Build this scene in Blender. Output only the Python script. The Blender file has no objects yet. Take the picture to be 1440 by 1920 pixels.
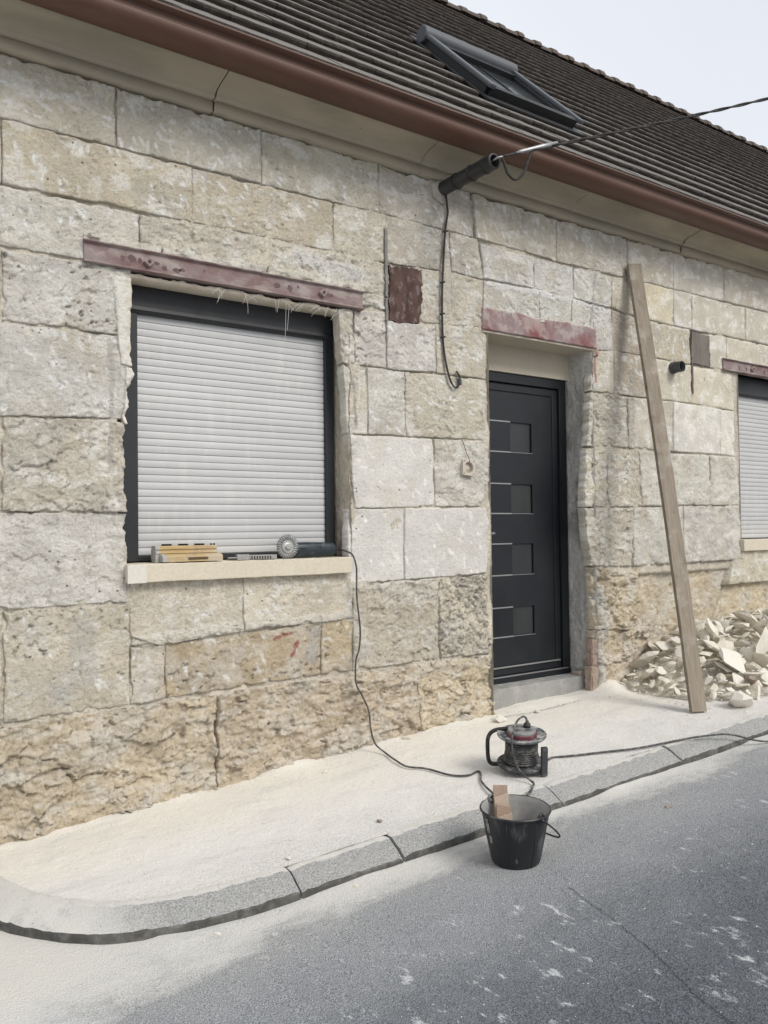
import bpy, bmesh, math, random
import numpy as np
from mathutils import Vector, Matrix, Euler

# ------------------------------------------------------------------ camera, sky, sun, exposure
sc = bpy.context.scene
COL = sc.collection
rad = math.radians
cam = bpy.data.cameras.new('camera'); camo = bpy.data.objects.new('camera', cam); COL.objects.link(camo)
CAM_R = ((0.81530685, -0.57889344, -0.01253539), (-0.00311002, -0.02602674, 0.99965641), (0.57902079, 0.81498773, 0.02302015))
CAM_P = (0.0, -4.0, 1.45)
mw = Matrix.Identity(4)
for i in range(3):
    mw[i][0] = CAM_R[0][i]; mw[i][1] = CAM_R[1][i]; mw[i][2] = -CAM_R[2][i]; mw[i][3] = CAM_P[i]
camo.matrix_world = mw
cam.sensor_fit = 'VERTICAL'; cam.sensor_height = 36.0; cam.sensor_width = 27.0
cam.lens = 1560.0 / 1920.0 * 36.0
cam.clip_start = 0.05; cam.clip_end = 1000.0
sc.camera = camo
sc.render.resolution_x = 768; sc.render.resolution_y = 1024

SUN_DIR = Vector((0.34, -1.12, 1.00)).normalized()          # towards the sun, hidden behind an even overcast
w = bpy.data.worlds.new('World'); sc.world = w; w.use_nodes = True
nt = w.node_tree; nt.nodes.clear()
out = nt.nodes.new('ShaderNodeOutputWorld'); bg = nt.nodes.new('ShaderNodeBackground')
sky = nt.nodes.new('ShaderNodeTexSky'); sky.sky_type = 'NISHITA'; sky.sun_disc = False
sky.sun_elevation = math.asin(SUN_DIR.z); sky.sun_rotation = math.atan2(SUN_DIR.x, SUN_DIR.y)
sky.dust_density = 3.0; sky.air_density = 1.0
mixn = nt.nodes.new('ShaderNodeMix'); mixn.data_type = 'RGBA'; mixn.inputs[0].default_value = 0.93
tc = nt.nodes.new('ShaderNodeTexCoord')
cl = nt.nodes.new('ShaderNodeTexNoise'); cl.inputs['Scale'].default_value = 1.6; cl.inputs['Detail'].default_value = 4.0
nt.links.new(tc.outputs['Generated'], cl.inputs['Vector'])
cr = nt.nodes.new('ShaderNodeValToRGB')
cr.color_ramp.elements[0].position = 0.30; cr.color_ramp.elements[0].color = (0.78, 0.815, 0.88, 1)
cr.color_ramp.elements[1].position = 0.72; cr.color_ramp.elements[1].color = (0.90, 0.92, 0.97, 1)
nt.links.new(cl.outputs['Fac'], cr.inputs['Fac'])
sca = nt.nodes.new('ShaderNodeVectorMath'); sca.operation = 'SCALE'; sca.inputs['Scale'].default_value = 6.6
nt.links.new(cr.outputs['Color'], sca.inputs[0])
nt.links.new(sky.outputs['Color'], mixn.inputs['A']); nt.links.new(sca.outputs[0], mixn.inputs['B'])
nt.links.new(mixn.outputs['Result'], bg.inputs['Color']); bg.inputs['Strength'].default_value = 0.10
nt.links.new(bg.outputs[0], out.inputs['Surface'])

sun = bpy.data.lights.new('sun', 'SUN'); sun.energy = 1.5; sun.angle = rad(24.0); sun.color = (1.0, 0.96, 0.90)
suno = bpy.data.objects.new('sun', sun); COL.objects.link(suno)
suno.rotation_euler = (-SUN_DIR).to_track_quat('-Z', 'Y').to_euler(); suno.location = SUN_DIR * 30

sc.view_settings.view_transform = 'Standard'; sc.view_settings.look = 'None'
sc.view_settings.exposure = 0.68; sc.view_settings.gamma = 1.0
sc.view_settings.use_curve_mapping = False
sc.render.engine = 'CYCLES'
sc.cycles.use_denoising = True
sc.cycles.max_bounces = 6; sc.cycles.diffuse_bounces = 4; sc.cycles.glossy_bounces = 3

RNG = np.random.default_rng(7)
random.seed(7)

# ------------------------------------------------------------------ numpy noise
def _h(ix, iy, s):
    ix = ix.astype(np.int64).astype(np.uint32); iy = iy.astype(np.int64).astype(np.uint32)
    with np.errstate(over='ignore'):
        h = ix * np.uint32(374761393) + iy * np.uint32(668265263) + np.uint32((s * 974711 + 12345) & 0xffffffff)
        h = (h ^ (h >> np.uint32(13))) * np.uint32(1274126177)
        h = (h ^ (h >> np.uint32(15))) * np.uint32(2246822519)
        h = h ^ (h >> np.uint32(16))
    return h.astype(np.float64) / 4294967296.0
def perlin(x, y, s=0):
    x0 = np.floor(x); y0 = np.floor(y); fx = x - x0; fy = y - y0
    u = fx * fx * fx * (fx * (fx * 6 - 15) + 10); v = fy * fy * fy * (fy * (fy * 6 - 15) + 10)
    def g(dx, dy):
        a = _h(x0 + dx, y0 + dy, s) * 2 * np.pi
        return np.cos(a) * (fx - dx) + np.sin(a) * (fy - dy)
    return ((g(0, 0) * (1 - u) + g(1, 0) * u) * (1 - v) + (g(0, 1) * (1 - u) + g(1, 1) * u) * v) * 1.5
def fbm(x, y, o=4, s=0, gain=0.5):
    r = 0; a = 1.0; t = 0
    for i in range(o):
        r = r + a * perlin(x, y, s + i * 17); t += a; a *= gain; x = x * 2.03 + 3.1; y = y * 2.03 + 1.7
    return r / t * 1.3
def ridged(x, y, o=4, s=0):
    r = 0; a = 1.0; t = 0
    for i in range(o):
        r = r + a * (1 - 2 * np.abs(perlin(x, y, s + i * 13))); t += a; a *= 0.5; x = x * 2.1 + 1.3; y = y * 2.1 + 4.2
    return r / t
def worley(x, y, s=0, prob=1.0):
    x0 = np.floor(x); y0 = np.floor(y); best = np.full(np.shape(x), 9.0)
    for dx in (-1, 0, 1):
        for dy in (-1, 0, 1):
            cx = x0 + dx; cy = y0 + dy
            px = cx + _h(cx, cy, s); py = cy + _h(cx, cy, s + 1)
            d = np.hypot(px - x, py - y)
            if prob < 1: d = np.where(_h(cx, cy, s + 2) < prob, d, 9.0)
            best = np.minimum(best, d)
    return best
def facets(x, y, s=0, tilt=1.0):
    """broken-stone relief: each cell a plane with its own height and slope"""
    jx = 0.35 * perlin(x * 2.3, y * 2.3, s + 5); jy = 0.35 * perlin(x * 2.3 + 7, y * 2.3, s + 6); x = x + jx; y = y + jy
    x0 = np.floor(x); y0 = np.floor(y); best = np.full(np.shape(x), 9.0); out_h = np.zeros(np.shape(x))
    for dx in (-1, 0, 1):
        for dy in (-1, 0, 1):
            cx = x0 + dx; cy = y0 + dy; a = _h(cx, cy, s); b = _h(cx, cy, s + 1); ex = x - cx - a; ey = y - cy - b
            d = ex * ex + ey * ey; m = d < best
            r = np.modf(a * 977.13)[0]; q = np.modf(b * 761.7)[0] * 2 * np.pi
            hh = (r - 0.5) + tilt * (np.cos(q) * ex + np.sin(q) * ey)
            out_h = np.where(m, hh, out_h); best = np.where(m, d, best)
    return out_h
def sstep(a, b, x):
    t = np.clip((x - a) / (b - a), 0, 1); return t * t * (3 - 2 * t)

# ------------------------------------------------------------------ object helpers
def obj(name, me, mat=None, parent=None):
    o = bpy.data.objects.new(name, me); COL.objects.link(o)
    if mat is not None:
        for m in (mat if isinstance(mat, (list, tuple)) else [mat]): me.materials.append(m)
    if parent is not None: o.parent = parent
    return o
def thing(name, label, cat, loc=(0, 0, 0), rotz=0.0, group=None):
    o = bpy.data.objects.new(name, None); COL.objects.link(o); o.empty_display_size = 0.1
    o.location = loc; o.rotation_euler = (0, 0, rotz)
    return tag(o, label, cat, group)
def tag(o, label, cat, group=None):
    o['label'] = label; o['category'] = cat
    if group: o['group'] = group
    return o
def kind(o, k): o['kind'] = k; return o
def mesh_np(name, V, F, col=None, smooth=True):
    V = np.asarray(V, np.float32); F = np.asarray(F, np.int32); n = F.shape[1]
    me = bpy.data.meshes.new(name)
    me.vertices.add(len(V)); me.vertices.foreach_set('co', V.ravel())
    me.loops.add(F.size); me.loops.foreach_set('vertex_index', F.ravel())
    me.polygons.add(len(F)); me.polygons.foreach_set('loop_start', np.arange(0, F.size, n, dtype=np.int32))
    me.polygons.foreach_set('loop_total', np.full(len(F), n, np.int32))
    me.polygons.foreach_set('use_smooth', np.full(len(F), smooth))
    me.update(calc_edges=True)
    if col is not None:
        a = me.color_attributes.new('Col', 'FLOAT_COLOR', 'POINT')
        c = np.ones((len(V), 4), np.float32); c[:, :np.shape(col)[1]] = col; a.data.foreach_set('color', c.ravel())
    return me
def grid_faces(nu, nv, flip=False):
    i = np.arange(nu - 1)[:, None] * nv + np.arange(nv - 1)[None, :]
    q = np.stack([i, i + nv, i + nv + 1, i + 1], -1).reshape(-1, 4)
    return q[:, ::-1] if flip else q
def bm_mesh(name, bm, smooth=False):
    bmesh.ops.recalc_face_normals(bm, faces=bm.faces)
    me = bpy.data.meshes.new(name); bm.to_mesh(me); bm.free()
    if smooth:
        for p in me.polygons: p.use_smooth = True
    return me
def bx(bm, x0, x1, y0, y1, z0, z1, bevel=0.0, seg=2):
    vs = [bm.verts.new((x, y, z)) for x in (x0, x1) for y in (y0, y1) for z in (z0, z1)]
    fs = [bm.faces.new([vs[i] for i in f]) for f in ((0, 1, 3, 2), (4, 6, 7, 5), (0, 4, 5, 1), (2, 3, 7, 6), (0, 2, 6, 4), (1, 5, 7, 3))]
    if bevel:
        es = list({e for f in fs for e in f.edges})
        bmesh.ops.bevel(bm, geom=es, offset=bevel, segments=seg, affect='EDGES', profile=0.6)
    return bm
def box(name, dims, mat, parent=None, bevel=0.0, seg=2):
    bm = bmesh.new(); bx(bm, *dims, bevel=bevel, seg=seg); return obj(name, bm_mesh(name, bm), mat, parent)
def spline(pts, n=8):
    P = [Vector(p) for p in pts]; P = [P[0] * 2 - P[1]] + P + [P[-1] * 2 - P[-2]]; out = []
    for i in range(1, len(P) - 2):
        for k in range(n):
            t = k / n; a, b, c, d = P[i - 1], P[i], P[i + 1], P[i + 2]
            out.append(0.5 * ((2 * b) + (c - a) * t + (2 * a - 5 * b + 4 * c - d) * t * t + (3 * b - a - 3 * c + d) * t ** 3))
    out.append(P[-2]); return out
def tube_bm(bm, P, r, seg=8, cap=True):
    P = [Vector(p) for p in P]; rings = []; up = Vector((0, 0, 1)); prev = None
    for i, p in enumerate(P):
        t = (P[min(i + 1, len(P) - 1)] - P[max(i - 1, 0)]).normalized()
        if prev is None:
            a = up if abs(t.z) < 0.9 else Vector((1, 0, 0)); n = (a - t * a.dot(t)).normalized()
        else:
            n = (prev - t * prev.dot(t)); n = n.normalized() if n.length > 1e-6 else prev
        prev = n; b = t.cross(n); rr = r[i] if isinstance(r, (list, tuple)) else r
        rings.append([bm.verts.new(p + (n * math.cos(2 * math.pi * k / seg) + b * math.sin(2 * math.pi * k / seg)) * rr) for k in range(seg)])
    for A, B in zip(rings, rings[1:]):
        for k in range(seg): bm.faces.new((A[k], A[(k + 1) % seg], B[(k + 1) % seg], B[k]))
    if cap: bm.faces.new(rings[0][::-1]); bm.faces.new(rings[-1])
    return bm
def tube(name, P, r, mat, parent=None, seg=8):
    bm = bmesh.new(); tube_bm(bm, P, r, seg); return obj(name, bm_mesh(name, bm, True), mat, parent)
def lathe_bm(bm, prof, seg=32, axis='Z', loc=(0, 0, 0)):
    rings = []
    for r, h in prof:
        ring = []
        for k in range(seg):
            a = 2 * math.pi * k / seg; c, s = math.cos(a) * r, math.sin(a) * r
            p = {'Z': (c, s, h), 'Y': (c, h, s), 'X': (h, c, s)}[axis]
            ring.append(bm.verts.new((p[0] + loc[0], p[1] + loc[1], p[2] + loc[2])))
        rings.append(ring)
    for A, B in zip(rings, rings[1:]):
        for k in range(seg): bm.faces.new((A[k], A[(k + 1) % seg], B[(k + 1) % seg], B[k]))
    return rings
def lathe(name, prof, mat, parent=None, seg=32, axis='Z', loc=(0, 0, 0), caps=(True, True), smooth=True):
    bm = bmesh.new(); R = lathe_bm(bm, prof, seg, axis, loc)
    if caps[0]: bm.faces.new(R[0])
    if caps[1]: bm.faces.new(R[-1])
    me = bm_mesh(name, bm, smooth)
    if smooth:
        try: me.set_sharp_from_angle(angle=rad(40))
        except Exception: pass
    return obj(name, me, mat, parent)
def prism(name, poly, x0, x1, mat, parent=None, axis='X', smooth=False):
    """closed polygon extruded along an axis; poly given in (Y,Z) for X, (X,Z) for Y, (X,Y) for Z"""
    bm = bmesh.new()
    def pt(a, b, h): return {'X': (h, a, b), 'Y': (a, h, b), 'Z': (a, b, h)}[axis]
    A = [bm.verts.new(pt(a, b, x0)) for a, b in poly]; B = [bm.verts.new(pt(a, b, x1)) for a, b in poly]
    n = len(poly)
    for k in range(n): bm.faces.new((A[k], A[(k + 1) % n], B[(k + 1) % n], B[k]))
    bm.faces.new(A[::-1]); bm.faces.new(B)
    me = bm_mesh(name, bm, smooth)
    if smooth:
        try: me.set_sharp_from_angle(angle=rad(35))
        except Exception: pass
    return obj(name, me, mat, parent)

# ------------------------------------------------------------------ material helpers
class NT:
    def __init__(s, name):
        s.m = bpy.data.materials.new(name); s.m.use_nodes = True; s.t = s.m.node_tree; s.b = s.t.nodes['Principled BSDF']
        s.b.inputs['Specular IOR Level'].default_value = 0.3
    def n(s, typ, **kw):
        x = s.t.nodes.new(typ)
        for k, v in kw.items(): setattr(x, k, v)
        return x
    def l(s, a, b): s.t.links.new(a, b)
    def put(s, sock, v):
        if hasattr(v, 'is_output') or hasattr(v, 'links'): s.l(v, sock)
        else: sock.default_value = v
    def math(s, op, a, b=0.0, clamp=False):
        x = s.n('ShaderNodeMath', operation=op, use_clamp=clamp); s.put(x.inputs[0], a); s.put(x.inputs[1], b); return x.outputs[0]
    def mix(s, f, a, b, mode='MIX'):
        x = s.n('ShaderNodeMix', data_type='RGBA', blend_type=mode); s.put(x.inputs[0], f)
        s.put(x.inputs[6], a if hasattr(a, 'links') else (*a, 1)); s.put(x.inputs[7], b if hasattr(b, 'links') else (*b, 1)); return x.outputs[2]
    def pos(s):
        return s.n('ShaderNodeNewGeometry').outputs['Position']
    def obj(s): return s.n('ShaderNodeTexCoord').outputs['Object']
    def map(s, v, scale=(1, 1, 1), rot=(0, 0, 0), loc=(0, 0, 0)):
        x = s.n('ShaderNodeMapping'); s.l(v, x.inputs['Vector']); x.inputs['Scale'].default_value = scale
        x.inputs['Rotation'].default_value = rot; x.inputs['Location'].default_value = loc; return x.outputs[0]
    def noise(s, v, scale, detail=4.0, rough=0.55, dist=0.0):
        x = s.n('ShaderNodeTexNoise'); s.l(v, x.inputs['Vector']); x.inputs['Scale'].default_value = scale
        x.inputs['Detail'].default_value = detail; x.inputs['Roughness'].default_value = rough; x.inputs['Distortion'].default_value = dist; return x.outputs['Fac']
    def vor(s, v, scale, feature='F1'):
        x = s.n('ShaderNodeTexVoronoi', feature=feature); s.l(v, x.inputs['Vector']); x.inputs['Scale'].default_value = scale; return x
    def ramp(s, v, a, b, lo=0.0, hi=1.0):
        x = s.n('ShaderNodeMapRange', interpolation_type='SMOOTHSTEP'); s.put(x.inputs['Value'], v)
        x.inputs['From Min'].default_value = a; x.inputs['From Max'].default_value = b
        x.inputs['To Min'].default_value = lo; x.inputs['To Max'].default_value = hi; return x.outputs[0]
    def sep(s, v):
        x = s.n('ShaderNodeSeparateXYZ'); s.l(v, x.inputs[0]); return x.outputs
    def bump(s, h, dist, strength=1.0, prev=None):
        x = s.n('ShaderNodeBump'); s.put(x.inputs['Height'], h); x.inputs['Distance'].default_value = dist; s.put(x.inputs['Strength'], strength)
        if prev is not None: s.l(prev, x.inputs['Normal'])
        return x.outputs[0]
    def fin(s, color=None, rough=0.8, normal=None, metal=0.0, spec=0.3):
        if color is not None: s.put(s.b.inputs['Base Color'], color if hasattr(color, 'links') else (*color, 1))
        s.put(s.b.inputs['Roughness'], rough); s.b.inputs['Metallic'].default_value = metal
        s.b.inputs['Specular IOR Level'].default_value = spec
        if normal is not None: s.l(normal, s.b.inputs['Normal'])
        return s.m
def worn(name, base, alt, scale=8.0, rough=0.6, amt=0.6, dust=None, dust_amt=0.0, metal=0.0, fine=60.0, bump=0.0006, spec=0.3, stretch=(1, 1, 1), dlo=0.45, dhi=0.7):
    """paint / plastic / metal with blotches, fine grain and settled dust"""
    k = NT(name); p = k.map(k.obj(), stretch)
    a = k.noise(p, scale, 5, 0.6); f = k.noise(p, fine, 3, 0.6)
    c = k.mix(k.math('MULTIPLY', k.ramp(a, 0.35, 0.7), amt), base, alt)
    c = k.mix(k.ramp(f, 0.2, 0.8, 0.0, 0.35), c, tuple(x * 0.55 for x in base))
    if dust:
        nz = k.sep(k.n('ShaderNodeNewGeometry').outputs['Normal'])[2]
        d = k.math('MULTIPLY', k.math('ADD', k.ramp(nz, 0.1, 0.9, 0.35, 1.0), 0.0), k.ramp(k.noise(p, scale * 1.7, 6, 0.65), dlo, dhi))
        c = k.mix(k.math('MULTIPLY', d, dust_amt), c, dust)
    return k.fin(c, k.ramp(a, 0.2, 0.8, rough - 0.08, min(1, rough + 0.12)), k.bump(f, bump), metal, spec)

DUST = (0.62, 0.59, 0.53)
def mat_stone():
    k = NT('limestone'); p = k.pos()
    at = k.n('ShaderNodeAttribute', attribute_name='Col')
    n1 = k.noise(p, 30, 6, 0.7); n2 = k.noise(p, 75, 5, 0.7); n3 = k.noise(p, 210, 3, 0.6)
    c = at.outputs['Color']
    al = at.outputs['Alpha']
    c = k.mix(k.math('MULTIPLY', al, k.ramp(n1, 0.34, 0.46, 0.30, 0.0)), c, (0.33, 0.27, 0.19))
    c = k.mix(k.math('MULTIPLY', al, k.ramp(n2, 0.34, 0.46, 0.34, 0.0)), c, (0.26, 0.215, 0.15))
    c = k.mix(k.math('MULTIPLY', al, k.ramp(n2, 0.54, 0.70, 0.0, 0.34)), c, (0.86, 0.83, 0.765))
    # small black pin holes, gathered in patches
    v = k.vor(p, 26); hole = k.ramp(v.outputs['Distance'], 0.10, 0.17, 1.0, 0.0)
    keep = k.ramp(k.sep(v.outputs['Color'])[0], 0.78, 0.80)
    patch = k.ramp(k.noise(p, 2.2, 2), 0.46, 0.60)
    hole = k.math('MULTIPLY', k.math('MULTIPLY', hole, keep), patch)
    c = k.mix(k.math('MULTIPLY', hole, 0.8), c, (0.05, 0.04, 0.03))
    c = k.mix(k.ramp(n3, 0.25, 0.75, 0.0, 0.18), c, (0.80, 0.77, 0.70))
    # pale sanding dust resting on ledges that face up
    nz = k.sep(k.n('ShaderNodeNewGeometry').outputs['Normal'])[2]
    c = k.mix(k.math('MULTIPLY', k.ramp(nz, 0.30, 0.80), 0.6), c, (0.72, 0.68, 0.60))
    b = k.bump(n1, 0.016, al); b = k.bump(n2, 0.010, al, b); b = k.bump(n3, 0.004, al, b); b = k.bump(k.math('SUBTRACT', 1.0, hole), 0.006, 1.0, b)
    return k.fin(c, 0.95, b, spec=0.15)
def mat_mortar():
    k = NT('old_mortar'); p = k.pos(); at = k.n('ShaderNodeAttribute', attribute_name='Col')
    n2 = k.noise(p, 70, 5, 0.7)
    c = k.mix(k.ramp(n2, 0.3, 0.65, 0.5, 0.0), at.outputs['Color'], (0.12, 0.10, 0.08))
    return k.fin(c, 0.95, k.bump(n2, 0.008), spec=0.1)
M_STONE = mat_stone(); M_MORT = mat_mortar()
def mat_cornice():
    k = NT('cornice_limestone'); p = k.pos(); pa = k.map(p, (0.35, 1, 1))
    n1 = k.noise(pa, 5, 5, 0.6); n2 = k.noise(p, 60, 4, 0.6); z = k.sep(p)[2]
    c = k.mix(k.ramp(n1, 0.3, 0.7), (0.40, 0.35, 0.265), (0.33, 0.295, 0.23))
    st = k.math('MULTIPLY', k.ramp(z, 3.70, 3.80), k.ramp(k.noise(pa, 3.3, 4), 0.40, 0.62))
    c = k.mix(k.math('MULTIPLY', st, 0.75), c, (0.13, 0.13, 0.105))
    v = k.vor(p, 17); sp = k.math('MULTIPLY', k.ramp(v.outputs['Distance'], 0.05, 0.09, 1, 0), k.ramp(k.sep(v.outputs['Color'])[1], 0.86, 0.88))
    c = k.mix(sp, c, (0.05, 0.045, 0.04))
    return k.fin(c, 0.9, k.bump(n2, 0.0015), spec=0.15)
M_CORN = mat_cornice()
def mat_tile():
    k = NT('brown_roof_tile'); p = k.pos(); oi = k.n('ShaderNodeObjectInfo').outputs['Random']; isl = k.n('ShaderNodeNewGeometry').outputs['Random Per Island']
    r = k.math('FRACT', k.math('ADD', oi, k.math('MULTIPLY', isl, 7.3)))
    n = k.noise(p, 22, 5, 0.65); f = k.noise(p, 160, 3, 0.6)
    c = k.mix(r, (0.048, 0.040, 0.034), (0.033, 0.028, 0.025))
    c = k.mix(k.ramp(n, 0.5, 0.75), c, (0.085, 0.075, 0.064))
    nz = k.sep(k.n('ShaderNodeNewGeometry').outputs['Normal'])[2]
    c = k.mix(k.math('MULTIPLY', k.ramp(nz, 0.55, 0.75), 0.85), c, (0.19, 0.178, 0.163))        # sky light painted in: upward faces paler, butt ends left dark
    return k.fin(c, 0.85, k.bump(f, 0.002), spec=0.25)
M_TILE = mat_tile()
M_GUT = worn('brown_gutter_plastic', (0.100, 0.048, 0.029), (0.080, 0.039, 0.025), 3, 0.5, 0.7, (0.26, 0.19, 0.15), 0.25, spec=0.4, stretch=(0.2, 1, 1), bump=0.0002)
M_STEEL = worn('purple_primed_steel', (0.27, 0.215, 0.205), (0.17, 0.09, 0.085), 8, 0.8, 0.9, (0.55, 0.51, 0.46), 0.8, fine=45, dlo=0.46, dhi=0.62, bump=0.001, stretch=(0.5, 1, 1))
M_RUST = worn('brown_rusty_plate', (0.105, 0.062, 0.052), (0.050, 0.03, 0.026), 14, 0.85, 0.95, (0.38, 0.32, 0.30), 0.75, fine=60, bump=0.003, stretch=(1, 1, 0.6), dlo=0.52, dhi=0.60)
M_GPLATE = worn('grey_brown_plate', (0.20, 0.18, 0.155), (0.13, 0.11, 0.095), 9, 0.8, 0.9, (0.24, 0.17, 0.165), 0.5, fine=50, bump=0.002, stretch=(1, 1, 0.3))
M_RED = worn('scraped_red_paint_lintel', (0.29, 0.225, 0.22), (0.20, 0.045, 0.04), 4, 0.85, 0.9, (0.62, 0.58, 0.53), 0.85, fine=40, bump=0.003, dlo=0.47, dhi=0.58)
M_FLAKE = worn('bare_dark_steel_patch', (0.125, 0.080, 0.078), (0.18, 0.125, 0.12), 25, 0.8, 0.8, bump=0.001)
M_FRAME = worn('anthracite_frame', (0.020, 0.022, 0.025), (0.026, 0.028, 0.030), 4, 0.42, 0.5, (0.2, 0.19, 0.18), 0.06, spec=0.4, bump=0.0001)
M_DOOR = worn('anthracite_door_paint', (0.0115, 0.014, 0.0175), (0.015, 0.017, 0.020), 3, 0.38, 0.5, (0.2, 0.19, 0.18), 0.04, spec=0.4, bump=0.0001)
def mat_slat():
    k = NT('light_grey_shutter_slat'); r = k.n('ShaderNodeObjectInfo').outputs['Random']; p = k.pos(); n = k.noise(k.map(p, (0.4, 1, 2.5)), 5, 5, 0.6); f = k.noise(k.map(p, (1, 1, 0.25)), 16, 5, 0.65)
    c = k.mix(r, (0.485, 0.485, 0.485), (0.525, 0.525, 0.52)); c = k.mix(k.ramp(n, 0.35, 0.7, 0.0, 0.5), c, (0.44, 0.44, 0.435)); c = k.mix(k.ramp(f, 0.50, 0.72, 0.0, 0.35), c, (0.62, 0.60, 0.56))
    return k.fin(c, 0.45, k.bump(n, 0.0004), spec=0.35)
M_SLAT = mat_slat()
M_SILL = worn('cream_sill', (0.62, 0.56, 0.44), (0.57, 0.52, 0.41), 3, 0.8, 0.5, (0.74, 0.71, 0.65), 0.5, bump=0.0006)
M_PLAST = worn('cream_plaster', (0.56, 0.50, 0.40), (0.50, 0.45, 0.36), 4, 0.9, 0.5, (0.62, 0.57, 0.48), 0.3, bump=0.002, fine=90)
M_CONC = worn('grey_step_concrete', (0.33, 0.325, 0.31), (0.27, 0.265, 0.25), 6, 0.9, 0.6, DUST, 0.55, bump=0.001)
M_INOX = worn('brushed_steel_strip', (0.38, 0.38, 0.38), (0.30, 0.30, 0.30), 10, 0.45, 0.5, metal=0.7, bump=0.0001)
M_CABLE = worn('dusty_black_cable', (0.050, 0.050, 0.052), (0.10, 0.097, 0.092), 20, 0.6, 0.8, (0.46, 0.44, 0.41), 0.6, bump=0.0003)
M_WIRE = worn('old_black_cable', (0.022, 0.021, 0.020), (0.04, 0.037, 0.033), 20, 0.7, 0.6, (0.3, 0.28, 0.25), 0.3, bump=0.0003)
M_BLACKP = worn('weathered_black_sleeve', (0.028, 0.028, 0.028), (0.06, 0.062, 0.06), 9, 0.55, 0.8, (0.2, 0.19, 0.18), 0.3, bump=0.0006, stretch=(1, 0.3, 1))
M_GREYP = worn('grey_pipe_plastic', (0.055, 0.058, 0.06), (0.09, 0.09, 0.09), 9, 0.55, 0.6, (0.35, 0.33, 0.3), 0.3)

# ------------------------------------------------------------------ ground levels
def zr(x): return -0.005 + 0.04 * np.clip(x, -6, 14)                    # road
def zk(x): return 0.03 + 0.0385 * np.clip(x, -6, 14)                    # lower edge of the kerb's sloped face
_wx = [-6, 0.0, 0.75, 1.75, 2.39, 3.10, 3.71, 4.67, 5.6, 9, 14]; _wz = [-0.15, 0.03, 0.078, 0.150, 0.188, 0.238, 0.257, 0.280, 0.315, 0.44, 0.6]
def zw(x): return np.interp(x, _wx, _wz)                                # pavement where it meets the wall
KO = 0.14                                                               # kerb width
KP = [(0.50, 0.02), (0.505, -0.16), (0.525, -0.36), (0.565, -0.56), (0.63, -0.73), (0.734, -0.897), (0.820, -1.0), (0.935, -1.085), (1.137, -1.166), (1.33, -1.20), (1.60, -1.213), (2.1, -1.215), (3.0, -1.215), (4.0, -1.215), (5.5, -1.215), (9.5, -1.215), (14.0, -1.215)]
_kp = np.array([(p.x, p.y) for p in spline([(a, b, 0) for a, b in KP], 14)])
_seg = np.hypot(*np.diff(_kp, axis=0).T); _arc = np.concatenate([[0], np.cumsum(_seg)])
def kerb_at(s):
    """point on the kerb's outer edge and the unit vector towards the pavement"""
    x = np.interp(s, _arc, _kp[:, 0]); y = np.interp(s, _arc, _kp[:, 1])
    x1 = np.interp(s + 0.02, _arc, _kp[:, 0]); y1 = np.interp(s + 0.02, _arc, _kp[:, 1])
    x0 = np.interp(s - 0.02, _arc, _kp[:, 0]); y0 = np.interp(s - 0.02, _arc, _kp[:, 1])
    tx, ty = x1 - x0, y1 - y0; L = np.hypot(tx, ty) + 1e-9
    return x, y, -ty / L, tx / L
def s_of_x(x): return float(np.interp(x, _kp[:, 0], _arc))
def zp(x, y):
    """pavement surface"""
    t = np.clip(-y / 1.07, 0, 1)
    return zw(x) * (1 - t) + (zk(x) + 0.054) * t

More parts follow.
